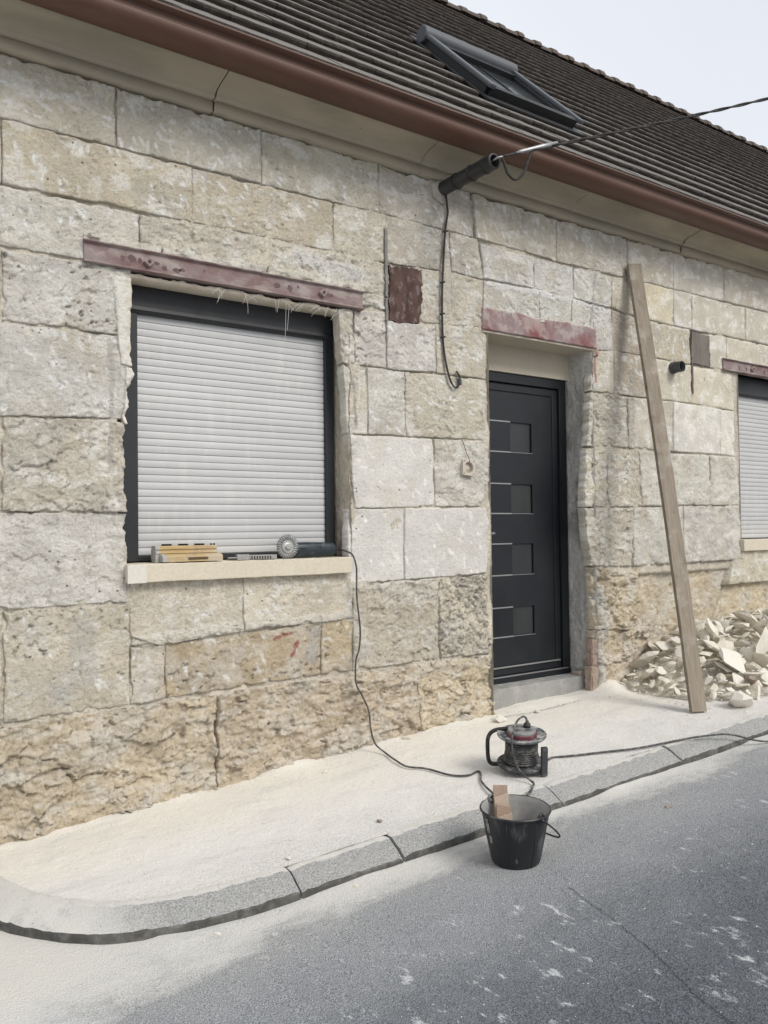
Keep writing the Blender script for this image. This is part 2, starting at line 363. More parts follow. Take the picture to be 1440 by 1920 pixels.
# ------------------------------------------------------------------ road
def mat_road():
    k = NT('dusty_asphalt'); p = k.pos(); X, Y, Z = k.sep(p)[0], k.sep(p)[1], k.sep(p)[2]
    agg = k.vor(p, 165); g1 = k.noise(p, 260, 3, 0.7); g2 = k.noise(p, 38, 4, 0.6); big = k.noise(p, 1.3, 4, 0.6)
    c = k.mix(k.sep(agg.outputs['Color'])[0], (0.038, 0.043, 0.050), (0.120, 0.131, 0.145))
    c = k.mix(k.ramp(big, 0.35, 0.7, 0.0, 0.5), c, (0.115, 0.124, 0.136))
    grain = k.ramp(g1, 0.30, 0.66)
    wob = k.math('MULTIPLY', k.math('SUBTRACT', k.noise(k.map(p, (0.5, 1.0, 1.0)), 2.6, 7, 0.72), 0.5), 0.85)
    d = k.math('ADD', k.math('MULTIPLY', k.math('ADD', Y, 1.215), -1.0), wob)              # metres out from the kerb
    band = k.ramp(d, -0.18, 0.56, 1.0, 0.0)
    far = k.ramp(d, 0.15, 1.5, 0.46, 0.14)
    left = k.ramp(k.math('ADD', X, k.math('MULTIPLY', wob, 0.9)), 0.40, 1.15, 0.95, 0.0)
    pv = k.map(p, (1.0, 0.42, 1.0), (0, 0, rad(10)))
    st = k.math('MULTIPLY', k.ramp(k.noise(pv, 17, 7, 0.74), 0.50, 0.70), k.ramp(k.noise(p, 2.6, 5, 0.65), 0.33, 0.53))
    blot = k.math('MULTIPLY', k.ramp(k.noise(pv, 3.2, 6, 0.7), 0.46, 0.80), 0.45)
    spk = k.vor(k.map(pv, (1, 1, 1)), 19); spots = k.math('MULTIPLY', k.math('MULTIPLY', k.ramp(g1, 0.35, 0.6), k.ramp(spk.outputs['Distance'], 0.02, 0.15, 1.0, 0.0)), k.ramp(k.sep(spk.outputs['Color'])[0], 0.72, 0.85))
    m = k.math('MAXIMUM', band, left); m = k.math('MAXIMUM', m, blot); m = k.math('MAXIMUM', m, far)
    m = k.math('MAXIMUM', m, k.math('MULTIPLY', st, 0.8)); m = k.math('MAXIMUM', m, k.math('MULTIPLY', spots, 0.8))
    # dust fills the hollows of the grain first
    m2 = k.ramp(k.math('ADD', k.math('MULTIPLY', m, 1.35), k.math('MULTIPLY', grain, 0.5)), 0.42, 1.45)
    tint = k.mix(band, (0.57, 0.58, 0.59), (0.64, 0.62, 0.57))
    c = k.mix(k.math('MULTIPLY', m2, 0.93), c, tint)
    b = k.bump(agg.outputs['Distance'], 0.0035, 0.8); b = k.bump(g2, 0.004, 0.6, b)
    return k.fin(c, 0.93, b, spec=0.2)
xs = np.concatenate([[-150, -60, -25, -10, -5], np.linspace(-2.5, 9, 231), [11, 16, 30, 70, 150]])
ys = np.concatenate([[-150, -60, -25, -10], np.linspace(-5.0, -1.55, 70), np.linspace(-1.52, -1.17, 28), np.linspace(-1.12, 0.4, 30), [2, 8, 30, 150]])
GX, GY = np.meshgrid(xs, ys, indexing='ij')
GZ = zr(GX) + 0.006 * fbm(GX * 0.9, GY * 0.9, 3, 5) * (np.abs(GX) < 9)
GZ += (GX > 1.0) * (GX < 8) * 0.03 * np.exp(-np.clip(-(GY + 1.215), 0, 1) / 0.035) * np.clip(fbm(GX * 2.2, GX * 0 + 0.3, 3, 57) * 0.6 + 0.15, 0, 0.6)      # dust banked up against the kerb
road = kind(obj('road', mesh_np('road', np.stack([GX, GY, GZ], -1).reshape(-1, 3), grid_faces(len(xs), len(ys))), mat_road()), 'structure')
M_CRACK = worn('dark_crack_line', (0.022, 0.022, 0.022), (0.04, 0.04, 0.038), 12, 0.95, 0.6)  # dark tone of the thin crack and joint lines
def ribbon(name, pts, width, zf, mat, parent, seed, off=0.003):
    P = spline([(a, b, 0) for a, b in pts], 14); P = [Vector((p.x + 0.006 * random.Random(seed + i).uniform(-1, 1), p.y + 0.006 * random.Random(seed * 3 + i).uniform(-1, 1), 0)) for i, p in enumerate(P)]
    V = []; F = []
    for i, p in enumerate(P):
        t = (P[min(i + 1, len(P) - 1)] - P[max(0, i - 1)]).normalized(); n = Vector((-t.y, t.x, 0)); ww = width * random.Random(seed * 7 + i).uniform(0.35, 1.3)
        for sgn in (-1, 1):
            q = p + n * ww * sgn * 0.5; V.append((q.x, q.y, float(zf(q.x, q.y)) + off))
    for i in range(len(P) - 1): F.append((2 * i, 2 * i + 1, 2 * i + 3, 2 * i + 2))
    return obj(name, mesh_np(name, V, F), mat, parent)
def zroad(x, y):
    x = np.float64(x); y = np.float64(y); return zr(x) + 0.006 * fbm(np.array([x * 0.9]), np.array([y * 0.9]), 3, 5)[0]
ribbon('crack', [(2.40, -1.80), (2.359, -1.947), (2.29, -2.198), (2.228, -2.357), (2.155, -2.519), (2.10, -2.75), (2.02, -3.1)], 0.0026, zroad, M_CRACK, road, 3)
0 and ribbon('crack', [(0.96, -1.20), (0.93, -1.30), (0.86, -1.42), (0.80, -1.60), (0.76, -1.8)], 0.003, zroad, M_CRACK, road, 9)

# ------------------------------------------------------------------ pavement and kerb
def mat_pave():
    k = NT('dust_covered_pavement'); p = k.pos(); X, Y = k.sep(p)[0], k.sep(p)[1]
    n = k.noise(p, 3.0, 5, 0.6); f = k.noise(p, 120, 4, 0.65); g = k.noise(p, 30, 4, 0.6)
    cream = k.ramp(k.math('ADD', Y, k.math('MULTIPLY', k.math('SUBTRACT', n, 0.5), 0.8)), -0.75, -0.2)
    c = k.mix(cream, (0.715, 0.695, 0.655), (0.75, 0.715, 0.64))
    bare = k.math('MULTIPLY', k.ramp(k.math('ADD', Y, k.math('MULTIPLY', k.math('SUBTRACT', k.noise(p, 4.5, 5, 0.65), 0.5), 0.9)), -1.12, -0.62, 1.0, 0.0), k.ramp(f, 0.40, 0.62))
    c = k.mix(k.math('MULTIPLY', bare, 0.55), c, (0.36, 0.36, 0.355))
    sw = k.noise(k.map(p, (0.5, 1.6, 1)), 5.0, 5, 0.6)
    c = k.mix(k.ramp(sw, 0.50, 0.72, 0.0, 0.45), c, (0.55, 0.545, 0.53))
    c = k.mix(k.ramp(k.noise(p, 17, 6, 0.75), 0.57, 0.72, 0.0, 0.4), c, (0.55, 0.52, 0.47))
    c = k.mix(k.ramp(k.noise(k.map(p, (2.2, 0.6, 1), (0, 0, 0.5)), 11, 4, 0.6), 0.60, 0.68, 0.0, 0.45), c, (0.70, 0.67, 0.60))
    v = k.vor(p, 42); sp = k.math('MULTIPLY', k.ramp(v.outputs['Distance'], 0.05, 0.16, 1, 0), k.ramp(k.sep(v.outputs['Color'])[1], 0.90, 0.93))
    c = k.mix(k.math('MULTIPLY', sp, 0.6), c, (0.25, 0.22, 0.18))
    b = k.bump(g, 0.007, 0.7); b = k.bump(f, 0.004, 0.9, b)
    return k.fin(c, 0.95, b, spec=0.15)
def mat_kerb():
    k = NT('kerb_concrete'); p = k.pos(); X, Y = k.sep(p)[0], k.sep(p)[1]
    f = k.noise(p, 170, 4, 0.7); n = k.noise(p, 5, 5, 0.65)
    c = k.mix(k.ramp(f, 0.3, 0.7), (0.165, 0.168, 0.166), (0.47, 0.468, 0.455))
    nz = k.sep(k.n('ShaderNodeNewGeometry').outputs['Normal'])[2]
    d = k.math('MULTIPLY', k.ramp(nz, 0.92, 0.98, 0.06, 1.0), k.ramp(k.math('ADD', n, k.ramp(nz, 0.955, 0.99, 0.0, 0.35)), 0.25, 0.45))
    d = k.math('MAXIMUM', d, k.math('MULTIPLY', k.ramp(X, 0.75, 1.15, 1.0, 0.0), k.ramp(n, 0.25, 0.45)))
    c = k.mix(k.math('MULTIPLY', d, 0.85), c, (0.68, 0.66, 0.61))
    v = k.vor(p, 60); sp = k.math('MULTIPLY', k.ramp(v.outputs['Distance'], 0.1, 0.2, 1, 0), k.ramp(k.sep(v.outputs['Color'])[1], 0.86, 0.9))
    c = k.mix(k.math('MULTIPLY', sp, 0.7), c, (0.08, 0.08, 0.08))
    return k.fin(c, 0.95, k.bump(f, 0.006, 0.9), spec=0.15)
M_PAVE = mat_pave(); M_KERB = mat_kerb()
M_KFACE = worn('dark_kerb_face', (0.07, 0.069, 0.063), (0.13, 0.127, 0.115), 9, 0.9, 0.8, (0.5, 0.48, 0.43), 0.45, bump=0.003)  # upright kerb face, darker than the slope above, with pale dusty blotches
ss = np.unique(np.concatenate([np.arange(0, s_of_x(8.5), 0.028), np.linspace(s_of_x(8.5), _arc[-1], 30)]))
kx, ky, nx, ny = kerb_at(ss)
ix, iy = kx + nx * (KO - 0.012), np.minimum(ky + ny * (KO - 0.012), 0.0)
tt = np.linspace(0, 1, 44)
PX = np.repeat(ix[:, None], 44, 1); PY = iy[:, None] * (1 - tt[None, :]) + 0.12 * tt[None, :]
PZ = np.where(PY > 0, zw(PX), zp(PX, PY)) + 0.005 * fbm(PX * 3, PY * 3, 4, 31) + 0.0025 * fbm(PX * 16, PY * 16, 3, 37) - 0.0035
PZ += 0.03 * np.exp(-np.abs(np.minimum(PY, 0)) / 0.05) * np.clip(fbm(PX * 2.5, PY * 0 + 1, 3, 41) * 0.8 + 0.35, 0, 1)        # sanding dust drifted against the wall
PZ += 0.05 * np.exp(-((PX - 4.83) / 0.16) ** 2 - (np.minimum(PY, 0) / 0.11) ** 2)
pave = kind(obj('pavement', mesh_np('pavement', np.stack([PX, PY, PZ], -1).reshape(-1, 3), grid_faces(len(ss), 44)), M_PAVE), 'structure')
kprof = [(0.0, -0.10), (0.0, -0.035), (0.0, -0.008), (0.003, 0.0), (0.012, 0.0065), (0.038, 0.0205), (0.066, 0.0355), (0.092, 0.0485), (0.098, 0.0508), (0.118, 0.0535), (0.137, 0.053), (0.139, 0.045), (0.14, -0.06)]
kj = [0.02, 0.14, s_of_x(1.575), s_of_x(2.06), s_of_x(3.005), s_of_x(3.955), s_of_x(4.9), s_of_x(5.85), s_of_x(6.8), s_of_x(7.75), s_of_x(8.7)]
for a, b in zip(kj, kj[1:]):
    g = 0.005; S = np.linspace(a + g, b - g, max(6, int((b - a) / 0.022))); x, y, u, v = kerb_at(S)
    V = []; rs = random.Random(int(a * 1000)); dz = rs.uniform(-0.003, 0.003)
    for o, h in kprof:
        xx = x + u * o; yy = y + v * o; zz = zk(xx) + h + dz
        amp = 0.006 if h > -0.03 else 0.001
        nn = fbm(xx * 22 + o * 30, yy * 22 + h * 60, 3, 51); endd = np.minimum(S - a, b - S)
        zz = zz + amp * nn - 0.010 * np.exp(-endd / 0.010) * (h > -0.02) - (0.012 * np.clip(fbm(xx * 9, yy * 9, 4, 55) - 0.15, 0, 1) if -0.02 < h < 0.03 else 0)
        if h <= -0.012: o2 = 0.004 * fbm(xx * 12, yy * 12 + h * 20, 3, 53); xx = xx + u * o2; yy = yy + v * o2
        V.append(np.stack([xx, yy, zz], -1))
    V = np.stack(V, 1); n = len(S); m = len(kprof); F = grid_faces(n, m)
    V = V.reshape(-1, 3); me = mesh_np('kerb_stone', V, F)
    bm = bmesh.new(); bm.from_mesh(me); bm.verts.ensure_lookup_table()
    bm.faces.new([bm.verts[i] for i in range(m)]); bm.faces.new([bm.verts[(n - 1) * m + i] for i in range(m)][::-1])
    bmesh.ops.recalc_face_normals(bm, faces=bm.faces); bm.to_mesh(me); bm.free()
    me.set_sharp_from_angle(angle=rad(17))
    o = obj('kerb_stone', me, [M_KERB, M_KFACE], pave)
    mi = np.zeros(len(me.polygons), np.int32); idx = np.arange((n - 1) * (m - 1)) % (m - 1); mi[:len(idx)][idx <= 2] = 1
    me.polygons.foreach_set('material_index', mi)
def zpave(x, y): return float(zp(np.float64(x), np.float64(y))) + 0.005 * float(fbm(np.array([x * 3.0]), np.array([y * 3.0]), 4, 31)[0])
ribbon('joint_line', [(3.60, -0.075), (3.906, -0.12), (4.05, -0.125), (4.181, -0.118), (4.30, -0.11), (4.42, -0.10)], 0.005, zpave, M_CRACK, pave, 21, 0.006)

# ------------------------------------------------------------------ the house: stone facade
house = thing('stone_house', 'old pale limestone house with brown tiled roof, stripped of its render', 'house', (0, 0, 0))
STONES=[
((0.437, 3.63, 1.273, 3.626, 1.272, 3.33, 0.437, 3.32),"G","t",0),
((1.273, 3.626, 2.059, 3.631, 2.056, 3.333, 1.272, 3.33),"G","t",0),
((2.059, 3.631, 2.835, 3.643, 2.83, 3.341, 2.056, 3.333),"G","t",0),
((2.835, 3.643, 3.558, 3.631, 3.579, 3.341, 2.83, 3.341),"G","t",0),
((3.576, 3.632, 4.355, 3.628, 4.347, 3.322, 3.598, 3.341),"G","t",0),
((4.355, 3.628, 5.124, 3.635, 5.115, 3.33, 4.347, 3.322),"G","t",0),
((5.124, 3.635, 5.688, 3.634, 5.678, 3.334, 5.115, 3.33),"G","s",0),
((5.688, 3.634, 6.383, 3.645, 6.371, 3.341, 5.678, 3.334),"G","s",0),
((6.383, 3.645, 7.796, 3.661, 7.782, 3.356, 6.371, 3.341),"G","s",0),
((0.437, 3.32, 0.759, 3.328, 0.759, 3.03, 0.437, 3.023),"C","t",0),
((0.759, 3.328, 1.662, 3.326, 1.66, 3.042, 0.759, 3.03),"Y","t",0),
((1.662, 3.326, 2.514, 3.335, 2.51, 3.051, 1.66, 3.042),"Y","t",0),
((2.514, 3.335, 2.885, 3.34, 2.88, 3.05, 2.51, 3.051),"G","t",0),
((2.885, 3.34, 3.373, 3.341, 3.386, 3.082, 2.88, 3.05),"G","t",0),
((3.373, 3.341, 3.611, 3.34, 3.666, 3.077, 3.386, 3.082),"G","t",0),
((3.634, 3.313, 4.131, 3.313, 4.126, 3.091, 3.667, 3.088),"L","t",0),
((4.131, 3.313, 4.521, 3.315, 4.515, 3.085, 4.126, 3.091),"L","t",0),
((4.521, 3.315, 4.944, 3.317, 4.925, 3.076, 4.515, 3.085),"L","t",0),
((4.944, 3.317, 5.203, 3.332, 5.232, 3.047, 4.925, 3.076),"C","t",0),
((5.203, 3.332, 5.678, 3.334, 5.668, 3.044, 5.232, 3.047),"Y","s",0),
((5.678, 3.334, 5.924, 3.339, 5.913, 3.042, 5.668, 3.044),"G","s",0),
((5.924, 3.339, 6.689, 3.337, 6.678, 3.054, 5.913, 3.042),"G","s",0),
((6.689, 3.337, 7.782, 3.356, 7.768, 3.058, 6.678, 3.054),"G","s",0),
((3.666, 3.081, 4.167, 3.087, 4.172, 2.867, 3.648, 2.865),"L","t",0),
((4.167, 3.087, 4.499, 3.082, 4.483, 2.882, 4.172, 2.867),"L","t",0),
((4.499, 3.082, 4.713, 3.076, 4.731, 2.876, 4.483, 2.882),"L","t",0),
((4.725, 3.078, 4.93, 3.069, 4.94, 2.765, 4.739, 2.745),"L","t",0),
((4.93, 3.069, 5.245, 3.045, 5.326, 2.764, 4.94, 2.765),"B2","t",0),
((5.245, 3.045, 5.892, 3.044, 5.889, 2.754, 5.326, 2.764),"Y","t",0),
((6.14, 3.045, 6.399, 3.047, 6.388, 2.753, 6.145, 2.759),"C","s",0),
((6.399, 3.047, 7.768, 3.058, 7.758, 2.851, 6.391, 2.829),"C","s",0),
((0.437, 3.023, 1.385, 3.028, 1.384, 2.757, 0.437, 2.744),"W","t",0),
((1.385, 3.028, 2.88, 3.05, 2.876, 2.764, 1.384, 2.757),"C","r1",0),
((0.437, 2.744, 0.758, 2.735, 0.757, 2.411, 0.437, 2.412),"G","t",0),
((0.758, 2.735, 1.349, 2.751, 1.342, 2.412, 0.757, 2.411),"W","p",0),
((0.437, 2.412, 1.342, 2.412, 1.332, 2.01, 0.437, 1.967),"W","g",0),
((0.437, 1.967, 0.757, 1.982, 0.756, 1.556, 0.437, 1.56),"C","t",0),
((0.757, 1.982, 1.332, 2.01, 1.317, 1.553, 0.756, 1.556),"C","r1",0),
((0.437, 1.56, 1.317, 1.553, 1.319, 1.12, 0.437, 1.124),"W","f",0),
((0.437, 1.124, 0.759, 1.121, 0.759, 0.62, 0.437, 0.603),"K","p",0),
((0.759, 1.121, 1.327, 1.117, 1.324, 0.625, 0.759, 0.62),"K","p",0),
((1.326, 0.909, 1.501, 0.904, 1.5, 0.636, 1.324, 0.625),"K","p",0),
((1.328, 1.243, 1.926, 1.235, 1.924, 0.945, 1.326, 0.909),"C2","t",0),
((1.926, 1.235, 2.616, 1.238, 2.612, 0.961, 1.924, 0.945),"C2","t",0),
((1.501, 0.904, 2.402, 0.949, 2.398, 0.656, 1.5, 0.636),"B","p",0),
((2.402, 0.949, 2.612, 0.961, 2.607, 0.654, 2.398, 0.656),"B","p",0),
((2.615, 1.159, 3.252, 1.159, 3.243, 0.661, 2.607, 0.654),"K","r1",0),
((3.252, 1.159, 3.65, 1.17, 3.672, 0.653, 3.243, 0.661),"K","h",0),
((0.437, 0.603, 1.777, 0.634, 1.772, 0.086, 0.437, -0.006),"T","r2",0),
((1.777, 0.634, 3.077, 0.652, 3.097, 0.178, 1.772, 0.086),"T","r2",0),
((3.077, 0.652, 3.672, 0.653, 3.728, 0.19, 3.097, 0.178),"T","r2",0),
((2.538, 2.728, 2.644, 2.734, 2.65, 2.418, 2.555, 2.414),"C","r1",0),
((2.644, 2.734, 2.876, 2.761, 2.87, 2.413, 2.65, 2.418),"W","p",0),
((2.875, 2.707, 3.25, 2.718, 3.253, 2.426, 2.87, 2.413),"W","t",0),
((3.25, 2.732, 3.641, 2.763, 3.681, 2.427, 3.253, 2.426),"C","t",0),
((3.13, 3.064, 3.386, 3.082, 3.38, 2.739, 3.124, 2.728),"C","t",0),
((3.386, 3.082, 3.666, 3.077, 3.641, 2.756, 3.38, 2.739),"C","t",0),
((2.563, 2.415, 2.733, 2.414, 2.734, 2.014, 2.586, 2.012),"W","t",0),
((2.733, 2.414, 3.005, 2.414, 3.007, 2.017, 2.734, 2.014),"W","t",0),
((3.005, 2.414, 3.681, 2.427, 3.687, 2.03, 3.007, 2.017),"C","t",0),
((2.593, 2.009, 3.225, 2.019, 3.226, 1.594, 2.631, 1.584),"WW","s",0),
((3.225, 2.019, 3.687, 2.03, 3.692, 1.6, 3.226, 1.594),"W","f",0),
((2.58, 1.584, 2.992, 1.589, 2.984, 1.155, 2.593, 1.151),"WW","s",0),
((2.992, 1.589, 3.696, 1.6, 3.655, 1.17, 2.984, 1.155),"WW","s",0),
((4.715, 2.735, 4.946, 2.765, 4.948, 2.445, 4.678, 2.441),"C","t",0),
((4.946, 2.765, 5.326, 2.764, 5.387, 2.441, 4.948, 2.445),"B2","t",0),
((5.326, 2.764, 5.896, 2.755, 5.893, 2.444, 5.387, 2.441),"C","s",0),
((5.896, 2.755, 6.505, 2.751, 6.501, 2.428, 5.893, 2.444),"C","s",0),
((4.678, 2.437, 5.095, 2.437, 5.089, 2.049, 4.634, 2.042),"C","r1",0),
((5.095, 2.437, 5.648, 2.446, 5.635, 2.045, 5.089, 2.049),"C","t",0),
((5.648, 2.446, 6.291, 2.431, 6.276, 2.048, 5.635, 2.045),"W","s",0),
((6.291, 2.431, 6.501, 2.428, 6.517, 2.04, 6.276, 2.048),"W","s",0),
((4.628, 2.034, 4.865, 2.03, 4.853, 1.604, 4.588, 1.603),"C","r1",0),
((4.865, 2.03, 5.208, 2.034, 5.233, 1.611, 4.853, 1.604),"C","r1",0),
((5.208, 2.034, 6.118, 2.041, 6.103, 1.625, 5.233, 1.611),"W","f",0),
((6.118, 2.041, 6.517, 2.04, 6.541, 1.629, 6.103, 1.625),"W","f",0),
((4.588, 1.603, 5.132, 1.606, 5.118, 1.163, 4.644, 1.18),"C","r1",0),
((5.132, 1.606, 5.751, 1.619, 5.736, 1.167, 5.118, 1.163),"W","f",0),
((5.751, 1.619, 6.549, 1.629, 6.554, 1.168, 5.736, 1.167),"W","f",0),
((6.447, 1.26, 7.684, 1.282, 7.67, 0.976, 6.343, 0.966),"C2","t",0),
((4.655, 1.176, 5.2, 1.161, 5.185, 0.681, 4.683, 0.721),"T","r2",-0.02),
((4.683, 0.721, 5.365, 0.708, 5.423, 0.101, 4.645, 0.183),"T","r2",-0.03),
((5.2, 1.169, 6.467, 1.161, 6.157, 0.665, 5.185, 0.681),"T","r1",-0.05),
((6.382, 0.986, 7.671, 0.996, 7.655, 0.668, 6.157, 0.665),"T","r1",-0.05),
((5.365, 0.708, 7.655, 0.668, 7.622, -0.039, 5.423, 0.101),"T","r2",-0.05)]
SMEARS=[
(.03,.80,(.66,.62,.53),.012,[(1.331, 0.922), (1.504, 0.925), (1.759, 0.958), (2.001, 0.975), (2.395, 0.961), (2.59, 0.984)]),
(.024,.95,(.80,.79,.76),.004,[(3.699, 3.065), (4.167, 3.072), (4.515, 3.073), (4.888, 3.066)]),
(.007,.8,(.7,.69,.66),.003,[(4.521, 3.315), (4.521, 3.085)]),
(.006,.9,(.2,.19,.18),.0,[(2.644, 2.731), (2.645, 2.576)]),
(.008,.8,(.24,.22,.2),.0,[(2.638, 2.349), (2.647, 2.179), (2.649, 2.056)]),
(.014,.85,(.25,.23,.21),.0,[(2.876, 3.251), (2.876, 3.027), (2.875, 2.707)]),
(.006,.8,(.24,.2,.17),.0,[(2.875, 2.707), (2.868, 2.524)]),
(.012,.7,(.32,.32,.31),.0,[(4.754, 3.309), (4.685, 2.909)]),
(.012,.8,(.22,.16,.15),.0,[(5.903, 2.734), (5.917, 2.519)]),
(.02,.7,(.28,.27,.24),.0,[(5.9, 3.283), (5.934, 3.223)]),
(.016,.6,(.36,.34,.31),.0,[(1.241, 2.379), (1.248, 2.173), (1.243, 1.763)]),
(.013,.95,(.30,.05,.03),.002,[(2.108, 0.882), (2.16, 0.898), (2.212, 0.902)]),
(.012,.95,(.30,.05,.03),.002,[(2.245, 0.853), (2.228, 0.819), (2.211, 0.781)]),
(.016,.85,(.33,.09,.08),.0,[(4.744, 2.75), (4.735, 2.613), (4.738, 2.516)]),
(.010,.9,(.75,.73,.70),.002,[(4.706, 2.61), (4.703, 2.485)]),
(.05,.9,(.74,.71,.64),.015,[(4.759, 0.991), (4.801, 0.796), (4.771, 0.568), (4.752, 0.302)]),
(.10,.55,(.36,.31,.24),.0,[(5.008, 3.04), (5.032, 2.803)]),
(.05,.55,(.33,.31,.28),.0,[(5.156, 2.616), (5.104, 2.129)]),
(.03,.7,(.40,.37,.33),.0,[(3.556, 3.562), (3.575, 3.357)]),
(.022,.6,(.42,.39,.35),.0,[(5.124, 3.631), (5.13, 3.421)]),
(.05,.5,(.33,.31,.27),.0,[(3.481, 1.109), (3.541, 0.987), (3.608, 0.915)]),
(.06,.5,(.42,.42,.41),.0,[(1.093, 1.035), (1.117, 0.809), (1.02, 0.721)]),
(.05,.5,(.35,.37,.4),.0,[(2.36, 0.881), (2.341, 0.75)]),
(.035,.8,(.70,.68,.62),.01,[(1.289, 2.684), (1.296, 2.489), (1.305, 2.283), (1.314, 2.076)]),
(.05,.8,(.72,.71,.68),.004,[(2.283, 2.982), (2.491, 2.959), (2.71, 2.935)]),
(.03,.7,(.70,.67,.58),.006,[(2.611, 1.15), (2.913, 1.126), (3.217, 1.138)]),
(.04,.6,(.72,.70,.64),.006,[(3.417, 2.645), (3.533, 2.831), (3.58, 2.942)])]

for z0, z1 in ((3.33, 3.63), (3.04, 3.33)):                                        # courses going on past the picture's edges
    STONES.append(((-0.30, z1, 0.437, z1, 0.437, z0 + 0.0, -0.30, z0), 'G', 't', 0))
for z0, z1 in ((2.73, 3.02), (2.44, 2.72), (2.03, 2.43), (1.45, 2.02), (0.98, 1.44), (0.55, 0.97), (-0.05, 0.54)):
    STONES.append(((-0.30, z1, 0.437, z1, 0.437, z0, -0.30, z0), 'C' if z0 > 0.9 else 'K', 't', 0))
for z0, z1 in ((3.36, 3.65), (3.06, 3.35), (2.76, 3.05), (2.4, 2.75), (2.0, 2.39), (1.6, 1.99), (1.2, 1.59), (0.8, 1.19), (0.2, 0.79)):
    STONES.append(((7.86 if 1.1 < z0 < 2.7 else 7.81, z1, 8.5, z1, 8.5, z0, 7.86 if 1.1 < z0 < 2.7 else 7.81, z0), 'G', 's', 0))
TONES = {'W': (0.635, 0.605, 0.535), 'WW': (0.64, 0.62, 0.57), 'C': (0.61, 0.56, 0.455), 'Y': (0.59, 0.52, 0.39), 'G': (0.57, 0.53, 0.44), 'L': (0.63, 0.61, 0.555),
         'K': (0.555, 0.495, 0.395), 'C2': (0.61, 0.55, 0.435), 'T': (0.60, 0.50, 0.355), 'B': (0.50, 0.40, 0.265), 'B2': (0.51, 0.44, 0.34)}
STYLE = {'t': (130, 0.95, 0.004), 's': (85, 0.7, 0.002), 'g': (150, 1.1, 0.005), 'r1': (70, 0.75, 0.003), 'p': (85, 0.85, 0.003), 'f': (45, 0.6, 0.002), 'h': (0, 0, 0), 'r2': (10, 0.3, 0.004)}
def relief(X, Z, st, seed):
    if st == 's': return 0.0022 * fbm(X * 7, Z * 7, 3, 3 + seed) + 0.0012 * fbm(X * 42, Z * 42, 3, 8)
    if st in 'tg':
        k = sstep(-0.25, 0.35, fbm(X * 3.1, Z * 3.1, 3, 2))
        return 0.0055 * fbm(X * 6, Z * 6, 4, 3 + seed) + (0.0015 + 0.0050 * k) * facets(X * 24, Z * 36, 9, 1.0) + 0.0022 * facets(X * 60, Z * 80, 10, 1.0)
    if st == 'f': return 0.009 * facets(X * 5, Z * 7.5, 5 + seed, 0.6) + 0.005 * facets(X * 15, Z * 22, 11, 0.9) + 0.0025 * facets(X * 50, Z * 60, 10, 1.0)
    if st == 'r1': return 0.010 * facets(X * 7, Z * 10, 6 + seed, 0.9) + 0.007 * facets(X * 21, Z * 28, 14, 1.1) + 0.003 * facets(X * 58, Z * 66, 15, 1.1) + 0.006 * fbm(X * 4, Z * 4, 3, 19)
    if st == 'p':
        pit = sstep(0.30, 0.55, fbm(X * 24, Z * 34, 3, 21 + seed)) * sstep(-0.1, 0.3, fbm(X * 4, Z * 4, 2, 23))
        return 0.008 * fbm(X * 5, Z * 6, 4, 7 + seed) + 0.006 * facets(X * 13, Z * 18, 12, 0.9) + 0.003 * facets(X * 45, Z * 56, 13, 1.0) - 0.017 * pit
    if st == 'h':
        pit = sstep(0.12, 0.5, fbm(X * 19, Z * 24, 3, 33))
        return 0.014 * fbm(X * 6, Z * 6, 3, 16) + 0.015 * facets(X * 16, Z * 20, 17, 1.2) + 0.007 * facets(X * 48, Z * 56, 18, 1.2) - 0.022 * pit
    # broken plinth: hackly faces with ledges
    return 0.024 * facets(X * 4.2 + Z * 1.2, Z * 8.0 - X * 1.6, 20 + seed, 1.0) + 0.015 * facets(X * 12 + Z * 3, Z * 19 - X * 3, 25, 1.1) + 0.006 * facets(X * 38, Z * 50, 26, 1.1) + 0.013 * fbm(X * 3, Z * 4, 3, 24 + seed)
def seg_dist(X, Z, P):
    d = np.full(X.shape, 9.0)
    for (ax, az), (bx_, bz) in zip(P, P[1:]):
        vx, vz = bx_ - ax, bz - az; t = np.clip(((X - ax) * vx + (Z - az) * vz) / (vx * vx + vz * vz + 1e-9), 0, 1)
        d = np.minimum(d, np.hypot(X - ax - t * vx, Z - az - t * vz))
    return d
def apply_smears(X, Z, H, C):
    for r, strg, col, hh, P in SMEARS:
        a = np.array(P)
        if X.max() < a[:, 0].min() - 2 * r or X.min() > a[:, 0].max() + 2 * r or Z.max() < a[:, 1].min() - 2 * r or Z.min() > a[:, 1].max() + 2 * r: continue
        d = seg_dist(X, Z, P) + r * 0.75 * fbm(X * 16, Z * 16, 4, 61) + 0.3 * r * fbm(X * 60, Z * 60, 2, 62)
        m = sstep(r * 1.15, r * 0.6, d) * strg
        m = m * (0.75 + 0.5 * np.clip(fbm(X * 30, Z * 30, 3, 63) + 0.3, 0, 0.5))
        m = np.clip(m, 0, 1); C[:] = C * (1 - m[..., None]) + np.array(col) * m[..., None]; H += hh * m
def warp(X, Z):
    return (X + 0.0045 * fbm(X * 4, Z * 4, 3, 71) + 0.0022 * fbm(X * 18, Z * 18, 2, 72), Z + 0.0045 * fbm(X * 4 + 5, Z * 4, 3, 73) + 0.0022 * fbm(X * 18 + 9, Z * 18, 2, 74))
RAGGED = [(1.335, -1, 1.3, 2.25, 0.05), (1.335, -1, 2.25, 2.75, 0.012), (2.612, 1, 1.3, 2.75, 0.035), (3.70, -1, 0.2, 2.75, 0.035), (4.69, 1, 0.2, 2.75, 0.03), (6.53, -1, 1.3, 2.8, 0.02)]
